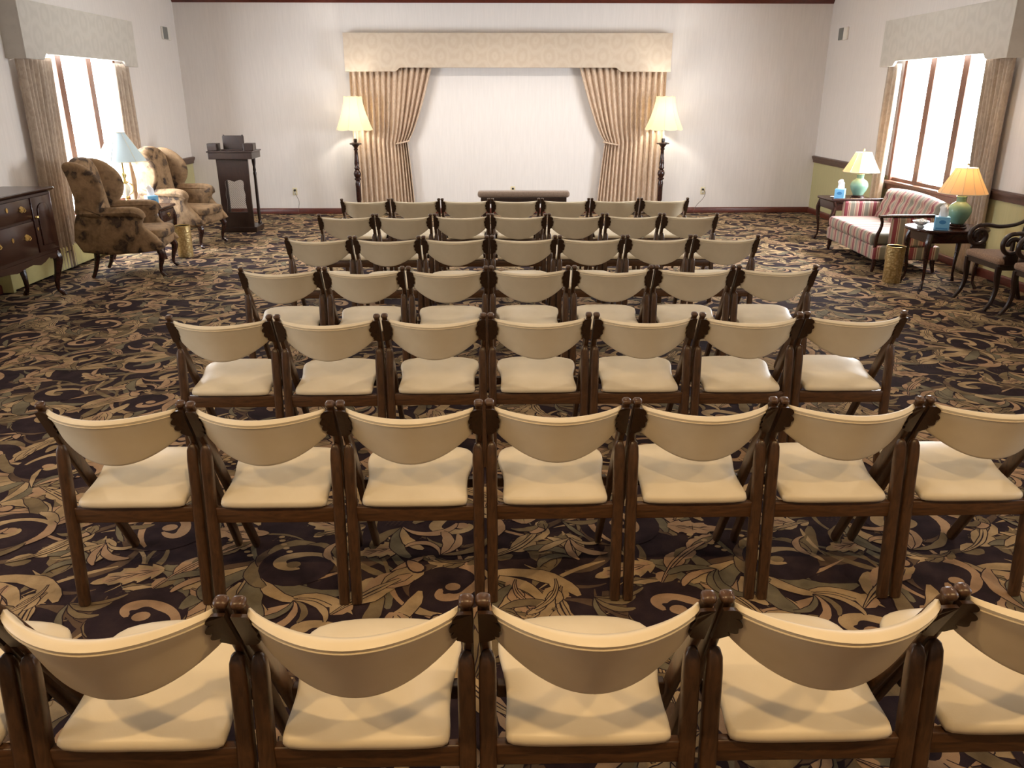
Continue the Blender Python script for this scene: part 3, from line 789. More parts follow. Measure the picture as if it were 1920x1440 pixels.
def floor_lamp(label, loc, power):
    t = thing('floor_lamp', label, 'lamp', loc, 0, 'turned wood floor lamps')
    bm = B(); lathe(bm, [(.001, 0), (.15, 0), (.155, .015), (.14, .03), (.12, .035), (.08, .05), (.045, .07), (.03, .10)], 28); obj('base', bm, 'mahogany', t)
    bm = B(); lathe(bm, [(0.024, .09), (0.037, .12), (0.041, .18), (0.027, .22), (0.037, .26), (0.037, .44), (0.041, .50), (0.029, .545), (0.049, .565), (0.049, .58), (0.034, .59), (0.052, .62), (0.056, .65), (0.044, .69), (0.029, .705), (0.041, .72), (0.041, .735), (0.032, .75), (0.037, .80), (0.027, .92), (0.023, .985), (0.032, 1.0), (0.032, 1.012), (0.023, 1.02), (0.037, 1.045), (0.059, 1.07), (0.067, 1.08)], 24)
    obj('stem', bm, 'mahogany', t)
    bm = B(); lathe(bm, [(.05, 1.07), (.088, 1.078), (.09, 1.092), (.05, 1.10), (.022, 1.104), (.026, 1.12), (.026, 1.15), (.018, 1.16)], 24, fn=lambda a: 1+.06*math.cos(a*2*PI*8)); obj('drip_cup', bm, 'darkwood', t)
    bm = B(); lathe(bm, [(.012, 1.15), (.012, 1.36), (.001, 1.37)], 14); obj('candle_sleeve', bm, 'paper', t)
    bm = B(); bell_shade(bm, .282, .137, 1.29, 1.755, 8, 1.55, .014); sh = obj('lamp_shade', bm, 'shade', t, angle=25)
    bm = B(); seams(bm, .282, .137, 1.29, 1.75, 8, 1.55); ring_wire(bm, .138, 1.753); obj('shade_trim', bm, 'cream_glass', sh)
    bulb(t, 1.44, power, (1, .95, .84), .05)
    t.rotation_euler = (0, 0, PI/8+.22)
    return t
floor_lamp('turned wood floor lamp with bell shade left of the back curtains', (-2.08, 12.56, 0), 24)
floor_lamp('turned wood floor lamp with bell shade right of the back curtains', (2.55, 12.56, 0), 27)
def jar_lamp(label, loc, power):
    t = thing('table_lamp', label, 'lamp', loc, 0, 'green jar lamps by the loveseat')
    bm = B(); lathe(bm, [(.001, 0), (.085, 0), (.09, .008), (.075, .02), (.08, .03), (.07, .038)], 28); obj('base', bm, 'mahogany', t)
    bm = B(); lathe(bm, [(.05, .036), (.062, .045), (.066, .06), (.09, .10), (.105, .145), (.104, .175), (.088, .21), (.055, .235), (.042, .245), (.042, .28), (.048, .29), (.04, .30)], 32); obj('jar', bm, 'celadon', t)
    bm = B(); lathe(bm, [(.04, .298), (.042, .308), (.012, .315), (.010, .36), (.014, .37), (.001, .38)], 20); obj('fitting', bm, 'brass', t)
    bm = B(); bell_shade(bm, .215, .092, .325, .555, 12, 1.08, .003, 72); sh = obj('lamp_shade', bm, 'shade_warm', t, angle=25)
    bm = B(); seams(bm, .215, .092, .325, .555, 12, 1.08, .002); ring_wire(bm, .093, .555); ring_wire(bm, .215, .325); obj('shade_ribs', bm, 'cream_glass', sh)
    bm = B(); lathe(bm, [(.004, .54), (.004, .57), (.012, .58), (.008, .595), (.001, .60)], 12); obj('finial', bm, 'brass', t)
    bulb(t, .43, power, (1, .70, .38), .03)
    return t

# ------------------------------------------------------------------ back wall things
t = thing('kneeler', 'dark wood kneeler with a long taupe padded top by the back wall', 'kneeler', (.37, 10.42, 0))
bm = B(); rbox(bm, -.585, .585, -.09, .09, .545, .625, .034, 4); obj('arm_pad', bm, 'kneelpad', t)
bm = B(); box(bm, -.545, .545, -.075, .075, .47, .547); obj('arm_board', bm, 'darkwood', t, smooth=False, bevel=.006)
for s in (-1, 1):
    bm = B(); poly = [(-.06, 0), (.06, 0), (.05, .08), (.035, .16), (.05, .34), (.07, .475), (-.07, .475), (-.05, .34), (-.035, .16), (-.05, .08)]
    prism(bm, smooth_poly(poly, 2), s*.50-.02, s*.50+.02, 'yz'); obj('leg', bm, 'darkwood', t)
bm = B(); rbox(bm, -.47, .47, -.28, -.06, .12, .20, .03, 3); obj('kneeling_pad', bm, 'kneelpad', t)
bm = B(); box(bm, -.47, .47, -.27, -.05, .06, .122); box(bm, -.47, -.43, -.27, .05, 0, .062); box(bm, .43, .47, -.27, .05, 0, .062); obj('step', bm, 'darkwood', t, smooth=False, bevel=.005)

def outlet(label, x, z, cord=None):
    t = thing('outlet', label, 'outlet', (x, YB, z), 0, 'outlets on the back wall')
    bm = B(); rbox(bm, -.036, .036, -.007, 0, -.057, .057, .003, 2); obj('cover_plate', bm, 'plate', t)
    for dz in (-.02, .02):
        bm = B(); rbox(bm, -.017, .017, -.010, -.005, dz-.014, dz+.014, .003, 2); obj('socket', bm, 'grillewhite' if dz < 0 else 'black', t)
    if cord:
        p = thing('power_cord', cord[0], 'cord', (x, YB-.012, z+.02), 0, 'lamp cords on the back wall')
        bm = B(); rbox(bm, -.014, .014, -.03, 0, -.013, .013, .005, 2); obj('plug', bm, 'black', p)
        bm = B(); tube(bm, cord[1], [.0035]*len(cord[1]), 5, 2); obj('cord', bm, 'cordmat', p)
outlet('beige outlet near the lectern with a plug in its top socket', -3.14, .345, ('thin brown cord plugged in near the lectern', [(0, -.03, 0), (.02, -.045, -.06), (.06, -.04, -.16), (.05, -.04, -.26), (.04, -.05, -.34)]))
outlet('beige outlet right of the right floor lamp with a cord', 3.31, .345, ('thin brown cord plugged in right of the floor lamp', [(0, -.03, 0), (.03, -.045, -.05), (.0, -.04, -.14), (-.09, -.04, -.24), (-.14, -.05, -.34)]))
outlet('beige outlet low on the wall above the kneeler', .29, .36)

for X, y, rz, lab in ((XL, 12.52, PI/2, 'small wall speaker near the corner behind the lectern'), (XR, 12.40, -PI/2, 'small wall speaker high above the far end table')):
    t = thing('wall_speaker', lab, 'speaker', (X, y, 2.60), rz, 'small wall speakers')
    bm = B(); rbox(bm, -.14, .14, -.03, 0, -.085, .085, .008, 2); obj('back_plate', bm, 'grillewhite', t)
    bm = B(); rbox(bm, -.135, .02, -.036, -.02, -.08, .08, .004, 2); obj('grille', bm, 'grillegrey', t)

# lectern
t = thing('lectern', 'dark wooden lectern with a mesh front panel in the left corner', 'lectern', (-3.50, 11.12, 0), math.radians(2))
pw = .205
bm = B(); box(bm, -.24, .24, -.02, .40, 0, .07); obj('base', bm, 'darkwood', t, smooth=False, bevel=.008)
bm = B()
def lpan(bm, poly): prism(bm, poly, 0, .03)
hole_top = [(-.125, .66), (-.115, .685), (-.085, .70), (-.04, .69), (0, .675), (.04, .69), (.085, .70), (.115, .685), (.125, .66)]
lpan(bm, [(-pw, .69)]+[(-.125, .66)]+hole_top[1:-1]+[(.125, .66), (pw, .69), (pw*1.02, .97), (-pw*1.02, .97)])
sidecurve = [(.125, .66), (.118, .58), (.132, .50), (.122, .42), (.13, .34), (.14, .27)]
for s in (-1, 1):
    poly = [(s*x, z) for x, z in sidecurve]+[(s*pw, .27), (s*pw, .69)]
    lpan(bm, poly)
lpan(bm, [(-pw, .07), (pw, .07), (pw, .27), (-pw, .27)])
obj('front_panel', bm, 'darkwood', t, angle=30)
bm = B()
def clipseg(x0, z0, x1, z1, a, b, c, d):
    P = Vector((x0, z0)); D = Vector((x1-x0, z1-z0)); t0, t1 = 0, 1
    for p, q in ((-D.x, P.x-a), (D.x, b-P.x), (-D.y, P.y-c), (D.y, d-P.y)):
        if abs(p) < 1e-9:
            if q < 0: return None
            continue
        r = q/p
        if p < 0: t0 = max(t0, r)
        else: t1 = min(t1, r)
    return None if t0 >= t1 else (P+D*t0, P+D*t1)
for k in range(-40, 41):
    for s in (-1, 1):
        g = clipseg(k*.026-.5, .2 if s > 0 else .9, k*.026+.2, .9 if s > 0 else .2, -.135, .135, .265, .70)
        if g and (g[1]-g[0]).length > .01:
            sweep(bm, [(g[0].x, .036+.002*s, g[0].y), (g[1].x, .036+.002*s, g[1].y)], (.0016, .0016), (0, 1, 0), .3, 1)
o = obj('wire_mesh', bm, 'bracket', t, smooth=False); 
for s in (-1, 1):
    bm = B(); lathe(bm, [(.026, .07), (.028, .09), (.018, .11), (.024, .14), (.022, .2), (.021, .5), (.019, .72), (.024, .76), (.017, .78), (.022, .80), (.017, .84), (.026, .90), (.028, .97)], 16, s*.20, .34); obj('column', bm, 'darkwood', t)
bm = B(); box(bm, -.285, .285, -.07, .40, .97, 1.06); box(bm, -.30, .30, -.085, .415, 1.055, 1.075); obj('desk', bm, 'darkwood', t, smooth=False, bevel=.006)
for s in (-1, 1):
    bm = B(); box(bm, -.065+s*.235, .065+s*.235, -.02, .16, 1.073, 1.17); obj('side_box', bm, 'darkwood', t, smooth=False, bevel=.008)
bm = B(); poly = [(-.14, 1.07), (.14, 1.07), (.14, 1.25), (.125, 1.275), (.11, 1.262), (-.11, 1.262), (-.125, 1.275), (-.14, 1.25)]; prism(bm, poly, .17, .20); box(bm, -.14, .14, .05, .2, 1.073, 1.09); obj('book_rest', bm, 'darkwood', t, smooth=False, bevel=.005)

# ------------------------------------------------------------------ left side
def wing_chair(label, loc, rz):
    t = thing('wing_chair', label, 'armchair', loc, rz, 'tapestry wing chairs by the left window')
    # local: seat faces -y
    bm = B(); rbox(bm, -.27, .27, -.36, .26, .27, .40, .04, 3); obj('seat_rail', bm, 'tapestry', t)
    half = [(0, -.405), (.13, -.40), (.235, -.37), (.275, -.31), (.262, -.2), (.255, .1), (.25, .22)]
    outl = half+[(-x, y) for x, y in half[:0:-1]]
    bm = B(); cushion(bm, smooth_poly(outl, 3), lambda x, y: .385-.02*y*0, .085, .02, .035); obj('seat_cushion', bm, 'tapestry', t, angle=80)
    # back: crested, leaning
    poly = [(-.245, .38), (.245, .38), (.26, .7), (.275, .98), (.262, 1.07), (.20, 1.12), (.11, 1.165), (0, 1.18), (-.11, 1.165), (-.20, 1.12), (-.262, 1.07), (-.275, .98), (-.26, .7)]
    bm = B(); puffy(bm, smooth_poly(poly, 3), 0, .13, .045)
    for v in bm.verts: v.co.y += .20+(v.co.z-.38)*.17-.03*math.cos(v.co.x/.27*1.4)*(1 if v.co.y < .06 else 0)
    obj('backrest', bm, 'tapestry', t, angle=80)
    for s in (-1, 1):
        # wing
        poly = [(.40, .62), (.405, .8), (.44, 1.0), (.47, 1.10), (.43, 1.15), (.33, 1.145), (.22, 1.09), (.13, .99), (.10, .88), (.12, .78), (.165, .70), (.14, .62)]
        bm = B(); puffy(bm, smooth_poly(poly, 3), s*.245, s*.325, .032, 'yz')
        for v in bm.verts: v.co.x += s*(.40-v.co.y)*.16
        obj('wing', bm, 'tapestry', t, angle=80)
        # arm: rolled, sweeping down at the front to the rail
        poly = [(.40, .27), (.40, .66), (.2, .655), (.0, .655), (-.16, .66), (-.215, .635), (-.222, .59), (-.205, .55), (-.24, .49), (-.30, .43), (-.335, .385), (-.34, .27)]
        bm = B(); puffy(bm, smooth_poly(poly, 3), s*.255, s*.335, .026, 'yz'); obj('arm_panel', bm, 'tapestry', t, angle=80)
        bm = B(); tube(bm, [(s*.30, .36, .655), (s*.31, .1, .66), (s*.315, -.1, .662), (s*.318, -.19, .645), (s*.312, -.225, .60)], [.045, .052, .055, .05, .03], 5, 3); obj('arm_roll', bm, 'tapestry', t, angle=80)
    for sx in (-1, 1):
        o = obj('front_leg', cabriole(.285, sx*.5, -1, .036, 1.3), 'mahogany', t); o.location = (sx*.275, -.315, 0)
        bm = B(); tube(bm, [(0, 0, .285), (0, .01, .18), (0, .045, .06), (0, .075, 0)], [.03, .026, .02, .018], 4, 2); o = obj('rear_leg', bm, 'mahogany', t); o.location = (sx*.26, .29, 0)
    return t
wing_chair('tapestry wing chair nearest the sideboard, seen from its side', (-3.81, 8.52, 0), math.radians(98))
wing_chair('tapestry wing chair beside the lectern', (-3.86, 10.22, 0), math.radians(80))

def end_table(name, label, loc, rz, W, D, H, shape='rect', drawer=False, group=None):
    t = thing(name, label, 'table', loc, rz, group); hw, hd = W/2, D/2
    if shape == 'oval': outl = [(hw*math.copysign(abs(math.cos(a))**.75, math.cos(a)), hd*math.copysign(abs(math.sin(a))**.75, math.sin(a))) for a in [2*PI*i/40 for i in range(40)]]
    else: outl = section(hw, hd, .08, 3)
    bm = B(); rings = [[(x*k, y*k, z) for x, y in outl] for k, z in ((.95, H-.028), (.985, H-.026), (1, H-.016), (1, H-.008), (.985, H))]; ring_loft(bm, rings); obj('table_top', bm, 'mahogany', t, angle=35)
    k = .80 if shape == 'oval' else .9; zt = H-.028; ah = .10 if not drawer else .15
    bm = B(); aw, ad = hw*k*(.9 if shape == 'oval' else 1), hd*k*(.9 if shape == 'oval' else 1)
    box(bm, -aw, aw, -ad, ad, zt-ah, zt+.001)
    obj('apron', bm, 'mahogany', t, smooth=False, bevel=.004)
    if drawer:
        bm = B(); rbox(bm, -aw*.86, aw*.86, -ad-.012, -ad+.01, zt-ah+.02, zt-.02, .005, 2); d = obj('drawer', bm, 'mahogany', t)
        bm = B(); sweep(bm, [(.022*math.cos(a), -ad-.018-.006*abs(math.sin(a)), zt-ah/2+.018*math.sin(a)) for a in [2*PI*i/14 for i in range(15)]], (.003, .003), (0, 1, 0), .5, 1); rbox(bm, -.03, .03, -ad-.016, -ad-.011, zt-ah/2+.008, zt-ah/2+.022, .002, 1); obj('drawer_pull', bm, 'brass', d)
    for sx in (-1, 1):
        for sy in (-1, 1):
            o = obj('leg', cabriole(zt-.02, sx, sy, .028, 1.1), 'mahogany', t); o.location = (sx*(aw-.02), sy*(ad-.02), 0)
    return t
end_table('side_table', 'dark side table with a drawer between the wing chairs', (-4.06, 9.40, 0), PI/2, .46, .66, .58, 'rect', True)
# brass candlestick lamp, unlit
t = thing('table_lamp', 'brass table lamp with white cone shade between the wing chairs', 'lamp', (-4.20, 9.42, .58))
bm = B(); lathe(bm, [(.001, 0), (.075, 0), (.078, .012), (.06, .022), (.045, .03), (.02, .05), (.015, .075), (.03, .09), (.018, .105)], 24); obj('base', bm, 'brass', t)
bm = B(); lathe(bm, [(.018, .10), (.03, .12), (.047, .16), (.05, .19), (.04, .22), (.02, .245)], 24); obj('glass_body', bm, 'cream_glass', t)
bm = B(); lathe(bm, [(.02, .243), (.045, .255), (.045, .262), (.018, .27), (.014, .30), (.028, .325), (.028, .345), (.012, .36), (.010, .46), (.014, .47), (.001, .48)], 20); obj('stem', bm, 'brass', t)
for s in (-1, 1):
    bm = B(); tube(bm, [(s*.044, 0, .25), (s*.075, 0, .215), (s*.072, 0, .15), (s*.03, 0, .115)], [.006, .007, .007, .005], 5, 2); obj('handle', bm, 'brass', t)
bm = B(); bell_shade(bm, .262, .075, .49, .80, 6, 1.02, .002, 60); sh = obj('lamp_shade', bm, 'shade_cool', t, angle=25)
bm = B(); seams(bm, .262, .075, .49, .80, 6, 1.02, .002); ring_wire(bm, .262, .49); ring_wire(bm, .076, .80); obj('shade_trim', bm, 'cream_glass', sh)
t.rotation_euler = (0, 0, .5)

def tissue_box(label, loc, rz, w_=.118, h=.125, patch=True):
    t = thing('tissue_box', label, 'tissue box', loc, rz, 'blue tissue boxes'); k = w_/2
    bm = B(); rbox(bm, -k, k, -k, k, 0, h, .003, 1); b = obj('box', bm, 'tissueblue', t, angle=30)
    bm = B(); rnd = random.Random(3); rings = []
    for j, (r, z) in enumerate(((.03, h-.004), (.034, h+.02), (.03, h+.05), (.036, h+.075), (.022, h+.098), (.006, h+.105))):
        rings.append([(r*math.cos(2*PI*i/12)*(1+.35*math.sin(i*2.5+j)), r*.55*math.sin(2*PI*i/12)*(1+.3*math.cos(i*1.7+j)), z+.012*math.sin(i*2.1)*(j > 1)) for i in range(12)])
    ring_loft(bm, rings); obj('tissue', bm, 'paper', t, angle=80)
    bm = B(); lathe(bm, [(.001, 0), (.03, 0), (.03, .0012), (.001, .0012)], 18)
    for v in bm.verts: v.co = Vector((v.co.x, -k-.0004-v.co.z*.5, h*.62+v.co.y*.62))
    obj('printed_oval', bm, 'tissuedark', b)
    bm = B(); box(bm, -k*.8, k*.8, -k-.0012, -k-.0002, h*.08, h*.18); obj('printed_band', bm, 'tissuedark', b, smooth=False)
    return t
tissue_box('blue tissue box on the side table between the wing chairs', (-3.87, 9.28, .58), math.radians(40))

def bin_(label, loc, r=.088, h=.36):
    t = thing('waste_bin', label, 'bin', loc, 0, 'hammered brass waste bins')
    bm = B(); lathe(bm, [(.001, 0), (r*.94, 0), (r*.95, .004), (r, h-.006), (r-.003, h-.006), (r*.945, .008), (.001, .008)], 32); b = obj('body', bm, 'hammered', t, angle=50)
    bm = B(); lathe(bm, [(r-.0042, h-.012), (r*.935, .012), (.001, .010), (.001, .014), (r*.92, .016), (r-.0068, h-.012), (r-.0042, h-.012)], 32, cap=False); obj('inside_shade', bm, 'black', t, angle=50)  # black inner shell, added to put the shade inside the bin into colour
    bm = B(); ring_wire(bm, r, h-.004, .005, 40); obj('rim', bm, 'brass', t)
bin_('brass waste bin in front of the left side table', (-3.60, 9.36, 0))
bin_('brass waste bin beside the striped loveseat', (3.985, 7.85, 0))

# sideboard (front faces -y locally -> room)
def sideboard():
    t = thing('sideboard', 'dark mahogany sideboard with brass pulls along the left wall', 'sideboard', (-4.03, 6.76, 0), PI/2)
    L = .73                                           # half length; right end = +x local
    bm = B(); box(bm, -L, L, 0, .40, .42, .955); obj('carcass', bm, 'mahogany', t, smooth=False, bevel=.004)
    bm = B(); rings = [[(x, y+.20, z) for x, y in section(L+dx, .20+dx+.005, .04, 2)] for dx, z in ((.004, .955), (.018, .962), (.03, .972), (.032, .982), (.026, .99))]; ring_loft(bm, rings); obj('top', bm, 'mahogany', t, angle=35)
    ap = [(-L, .42), (-L, .37), (-L+.12, .36), (-L+.2, .39), (-L+.28, .36), (-L+.36, .345), (-.25, .37), (-.1, .36), (0, .345), (.1, .36), (.25, .37), (L-.36, .345), (L-.28, .36), (L-.2, .39), (L-.12, .36), (L, .37), (L, .42)]
    bm = B(); prism(bm, ap, 0, .022); obj('apron', bm, 'mahogany', t, smooth=False)
    def pull(parent, x, z):
        bm = B(); q = [(x+.038*math.cos(a)*(1+.22*math.cos(5*a)), z+.026*math.sin(a)*(1+.2*math.cos(3*a))) for a in [2*PI*i/30 for i in range(30)]]
        prism(bm, q, -.018, -.014)
        sweep(bm, [(x-.028, -.02, z+.008), (x-.03, -.03, z-.012), (x, -.034, z-.024), (x+.03, -.03, z-.012), (x+.028, -.02, z+.008)], (.004, .004), (0, 1, 0), .5, 2)
        obj('bail_pull', bm, 'brass', parent)
    for (z0, z1) in ((.755, .93), (.455, .735)):
        bm = B(); rbox(bm, -.355, .355, -.015, .01, z0, z1, .005, 2); d = obj('drawer', bm, 'mahogany', t, angle=35)
        for x in (-.22, .22): pull(d, x, (z0+z1)/2+(.01 if z0 > .6 else .02))
        bm = B(); lathe(bm, [(.001, 0), (.014, 0), (.014, .004), (.001, .004)], 14)
        for v in bm.verts: v.co = Vector((v.co.x, -.0155-v.co.z, (z0+z1)/2+.03+v.co.y*1.4))
        obj('keyhole_plate', bm, 'brass', d)
    for s in (-1, 1):
        a, b = sorted((s*.375, s*.70))
        bm = B(); rbox(bm, a, b, -.015, .01, .455, .93, .005, 2); d = obj('door', bm, 'mahogany', t, angle=35)
        cx = (a+b)/2; hw = .095
        arch = [(cx-hw, .51), (cx+hw, .51), (cx+hw, .80)]+[(cx+hw*math.cos(p), .80+.075*math.sin(p)) for p in [PI*i/10 for i in range(1, 10)]]+[(cx-hw, .80)]
        bm = B(); puffy(bm, arch, -.014, -.026, .008); obj('raised_panel', bm, 'mahogany', d, angle=30)
        bm = B(); lathe(bm, [(.001, 0), (.012, .002), (.008, .012), (.014, .02), (.001, .028)], 14)
        for v in bm.verts: v.co = Vector((a+.035 if s > 0 else b-.035, -.014, .76))+Vector((v.co.x, -v.co.z, v.co.y))
        obj('knob', bm, 'brass', d)
        bm = B(); lathe(bm, [(.001, 0), (.009, 0), (.009, .003), (.001, .003)], 12)
        xk = a+.03 if s > 0 else b-.03
        for v in bm.verts: v.co = Vector((xk, -.0155, .66))+Vector((v.co.x, -v.co.z, v.co.y*1.6))
        obj('keyhole_plate', bm, 'brass', d)
    for sx in (-1, 1):
        for y, dy in ((.05, -1), (.35, 1)):
            o = obj('leg', cabriole(.43, sx*.7, dy, .042, 1.6), 'mahogany', t); o.location = (sx*(L-.05), y, 0)
    return t
sideboard()
# baseboard heater under the left window
t = thing('baseboard_heater', 'cream metal baseboard heater running under the left window', 'heater', (XL, 8.50, 0), PI/2)
bm = B(); prism(bm, [(0, 0.02), (-.115, .02), (-.115, .24), (-.09, .262), (0, .262)], -.95, .95, 'yz'); obj('casing', bm, 'heater', t, smooth=False, bevel=.005)
for i in range(6):
    x = -.78+i*.31; bm = B(); rbox(bm, x-.075, x+.075, -.1165, -.105, .185, .203, .003, 1); obj('vent_slot', bm, 'black', t)
for x in (-.95, .95):
    bm = B(); box(bm, x-.02, x+.02, -.12, 0, 0, .268); obj('end_cap', bm, 'heater', t, smooth=False, bevel=.004)

# ------------------------------------------------------------------ right side
def loveseat():
    t = thing('loveseat', 'striped loveseat with open wooden arms under the right window', 'loveseat', (4.36, 9.0, 0), math.radians(-93))
    L = .66
    bm = B(); rbox(bm, -L-.06, L+.06, -.35, .34, .13, .275, .02, 3); obj('base', bm, 'stripe_xy', t)
    for s in (-1, 1):
        bm = B(); rbox(bm, min(0, s*L)+.002, max(0, s*L)-.002, -.37, .22, .277, .40, .04, 4)
        for v in bm.verts:
            if v.co.z > .38: v.co.z += .018*(1-((v.co.x-s*L/2)/(L/2))**2)
        obj('seat_cushion', bm, 'stripe_x', t, angle=80)
    # back with tufts
    nx, nz = 60, 20; bm = B(); rows = []
    for side in (0, 1):
        g = []
        for j in range(nz+1):
            v = j/nz; row = []
            for i in range(nx+1):
                u = -1+2*i/nx; x = u*(L+.04); z = .36+v*(.40-.035*u*u)
                e = min(1, 6*min(v, 1-v), 9*(1-abs(u))); pf = math.sqrt(max(e, 0))
                tuft = 0
                for tv in (.35, .7):
                    for k in range(6):
                        tx = (-1+(k+.5+(.0 if tv < .5 else .0))/3); dd = ((u-tx)*3.0)**2+((v-tv)*2.6)**2; tuft += math.exp(-dd*22)
                y = .20+v*.13
                y += (-.055*pf+.030*tuft) if side == 0 else .05*pf
                row.append(bm.verts.new((x, y, z)))
            g.append(row)
        rows.append(g)
    for g in rows:
        for a, b in zip(g, g[1:]):
            for i in range(nx): bm.faces.new((a[i], a[i+1], b[i+1], b[i]))
    bmesh.ops.remove_doubles(bm, verts=bm.verts, dist=.002)
    obj('backrest', bm, 'stripe_x', t, angle=80)
    for s in (-1, 1):
        bm = B(); rbox(bm, min(s*(L+.005), s*(L+.075)), max(s*(L+.005), s*(L+.075)), -.20, .28, .27, .575, .028, 3); obj('arm_panel', bm, 'stripe_y', t)
        bm = B(); tube(bm, [(s*(L+.04), .26, .592), (s*(L+.045), 0, .590), (s*(L+.045), -.2, .588), (s*(L+.045), -.33, .582)], [(.024, .016), (.026, .015), (.03, .015), (.034, .014)], 4, 3); obj('arm_rest', bm, 'mahogany', t)
        bm = B(); tube(bm, [(s*(L+.045), -.315, .578), (s*(L+.045), -.295, .52), (s*(L+.045), -.305, .45), (s*(L+.04), -.325, .38), (s*(L+.04), -.33, .25)], [(.018, .018), (.014, .016), (.014, .018), (.016, .02), (.018, .02)], 4, 2); obj('arm_support', bm, 'mahogany', t)
        for y in (-.31, .30):
            bm = B(); tube(bm, [(0, 0, .15), (0, 0, .08), (0, (-.01 if y < 0 else .02), 0)], [.028, .024, .017], 4, 2); o = obj('leg', bm, 'mahogany', t); o.location = (s*(L+.02), y, 0)
    return t
loveseat()
end_table('end_table', 'dark oval end table between the loveseat and the armchairs', (4.37, 7.70, 0), -PI/2, .56, .74, .57, 'oval', False, 'end tables beside the loveseat')
end_table('end_table', 'dark square end table at the far end of the loveseat', (4.46, 10.22, 0), -PI/2, .56, .58, .55, 'rect', False, 'end tables beside the loveseat')
jar_lamp('green jar lamp on the oval end table', (4.44, 7.66, .57), 9)
jar_lamp('green jar lamp on the square end table at the far end', (4.56, 10.16, .55), 9)
tissue_box('blue tissue box on the oval end table', (4.23, 7.55, .57), math.radians(-25), .125, .12)
tissue_box('blue tissue box on the square end table', (4.28, 10.04, .55), math.radians(-30), .115, .13)
t = thing('candy_dish', 'white glass dish heaped with white mints on the oval table', 'dish', (4.11, 7.70, .57))
bm = B(); lathe(bm, [(.001, 0), (.035, 0), (.036, .008), (.024, .016), (.05, .03), (.075, .058), (.07, .058), (.045, .034), (.001, .028)], 28, fn=lambda a: 1+.03*math.cos(a*2*PI*12)); obj('bowl', bm, 'glassbowl', t, angle=60)
bm = B(); rnd = random.Random(5)
for k in range(46):
    a = rnd.uniform(0, 6.28); r = .062*math.sqrt(rnd.random()); z = .046+(.062-r)*.45+rnd.uniform(0, .006); q = .011
    lathe(bm, [(.001, z-q*.7), (q*.8, z-q*.5), (q, z), (q*.8, z+q*.5), (.001, z+q*.7)], 7, r*math.cos(a), r*math.sin(a))
o = obj('mints', bm, 'paper', t); o['kind'] = 'stuff'
bm = B(); lathe(bm, [(.001, 0), (.04, 0), (.065, .009), (.062, .011), (.038, .004), (.001, .004)], 28)
o = obj('saucer', bm, 'china', None); o.location = (4.32, 10.26, .55); tag(o, 'white saucer on the square far end table', 'saucer')

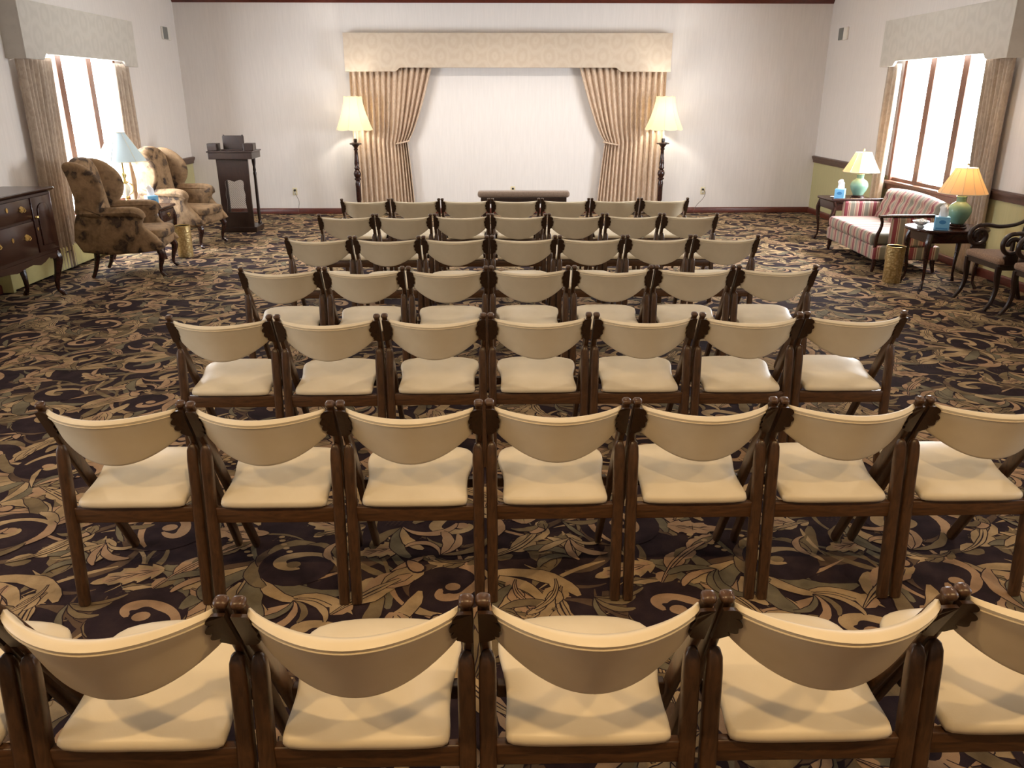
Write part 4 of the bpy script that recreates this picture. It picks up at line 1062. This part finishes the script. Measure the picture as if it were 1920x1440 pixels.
def arm_chair(label, loc, rz):
    t = thing('armchair', label, 'armchair', loc, rz, 'scroll-armed chairs along the right wall')
    half = [(0, -.25), (.2, -.25), (.26, -.235), (.255, -.1), (.225, .2), (.21, .215)]
    outl = half+[(0, .217)]+[(-x, y) for x, y in half[:0:-1]]
    bm = B(); cushion(bm, smooth_poly(outl, 2), lambda x, y: .40-.05*(y+.25)*.5, .055, .016, .02); obj('seat', bm, 'armseat', t, angle=70)
    bm = B(); poly = inset_poly(smooth_poly(outl, 2), .012); ring_loft(bm, [[(x, y, .355-.03*(y+.25)) for x, y in poly], [(x, y, .402-.028*(y+.25)) for x, y in poly]]); obj('seat_rail', bm, 'darkwood', t, angle=40)
    for s in (-1, 1):
        bm = B(); tube(bm, [(s*.235, -.225, .385), (s*.235, -.225, .30), (s*.237, -.215, .2), (s*.24, -.235, .09), (s*.245, -.275, .02), (s*.245, -.29, 0)], [(.022, .03), (.021, .027), (.018, .022), (.016, .018), (.015, .016), (.016, .016)], 5, 2); obj('front_leg', bm, 'darkwood', t)
        bm = B(); tube(bm, [(s*.19, .29, 0), (s*.192, .24, .15), (s*.195, .205, .33), (s*.2, .20, .45), (s*.205, .225, .62), (s*.208, .27, .80), (s*.21, .31, .90)], [(.015, .018), (.016, .02), (.018, .026), (.018, .026), (.016, .024), (.016, .022), (.016, .02)], 5, 2); obj('rear_leg', bm, 'darkwood', t)
        # scrolled arm: rail falls from the back post into a volute plate pierced twice
        bm = B(); tube(bm, [(s*.21, .255, .735), (s*.23, .16, .675), (s*.245, .02, .652), (s*.25, -.10, .668), (s*.25, -.17, .662)], [(.017, .016), (.017, .017), (.018, .018), (.02, .018), (.022, .016)], 6, 2)
        ar = obj('arm', bm, 'darkwood', t)
        bm = B(); P = []; n = 34
        for i in range(n+1):
            q = i/n; a = PI*.5+q*PI*2.55; r = .098-.058*q; P.append((s*.25, -.155-r*math.cos(PI-a)*1.0*-1 if False else -.155+r*math.cos(a), .568+r*math.sin(a)))
        sweep(bm, P, [(.02, .018) for i in range(n+1)], (1, 0, 0), .4, 2)
        box(bm, min(s*.235, s*.265), max(s*.235, s*.265), -.165, -.145, .52, .625)
        obj('scroll', bm, 'darkwood', ar, angle=50)
        bm = B(); poly = [(-.20, .40), (-.10, .40), (-.095, .44), (-.09, .49), (-.12, .50), (-.19, .50), (-.215, .47)]
        puffy(bm, poly, s*.237, s*.265, .005, 'yz'); obj('arm_support', bm, 'darkwood', t, angle=40)
    bm = B(); tube(bm, [(-.21, .305, .88), (-.1, .325, .895), (0, .33, .90), (.1, .325, .895), (.21, .305, .88)], [(.03, .014)]*5, 4, 2, (0, 0, 1)); obj('crest_rail', bm, 'darkwood', t)
    bm = B(); poly = [(-.05, .43), (.05, .43), (.035, .52), (.07, .62), (.09, .72), (.06, .80), (.08, .88), (-.08, .88), (-.06, .80), (-.09, .72), (-.07, .62), (-.035, .52)]
    prism(bm, smooth_poly(poly, 2), -.008, .008)
    for v in bm.verts: v.co.y += .205+max(0, v.co.z-.45)**1.3*.30
    obj('splat', bm, 'darkwood', t, angle=40)
    return t
arm_chair('dark scroll-armed chair with tan seat next to the oval table', (4.54, 6.93, 0), -PI/2)
arm_chair('dark scroll-armed chair cut off at the right frame edge', (4.58, 6.28, 0), -PI/2)
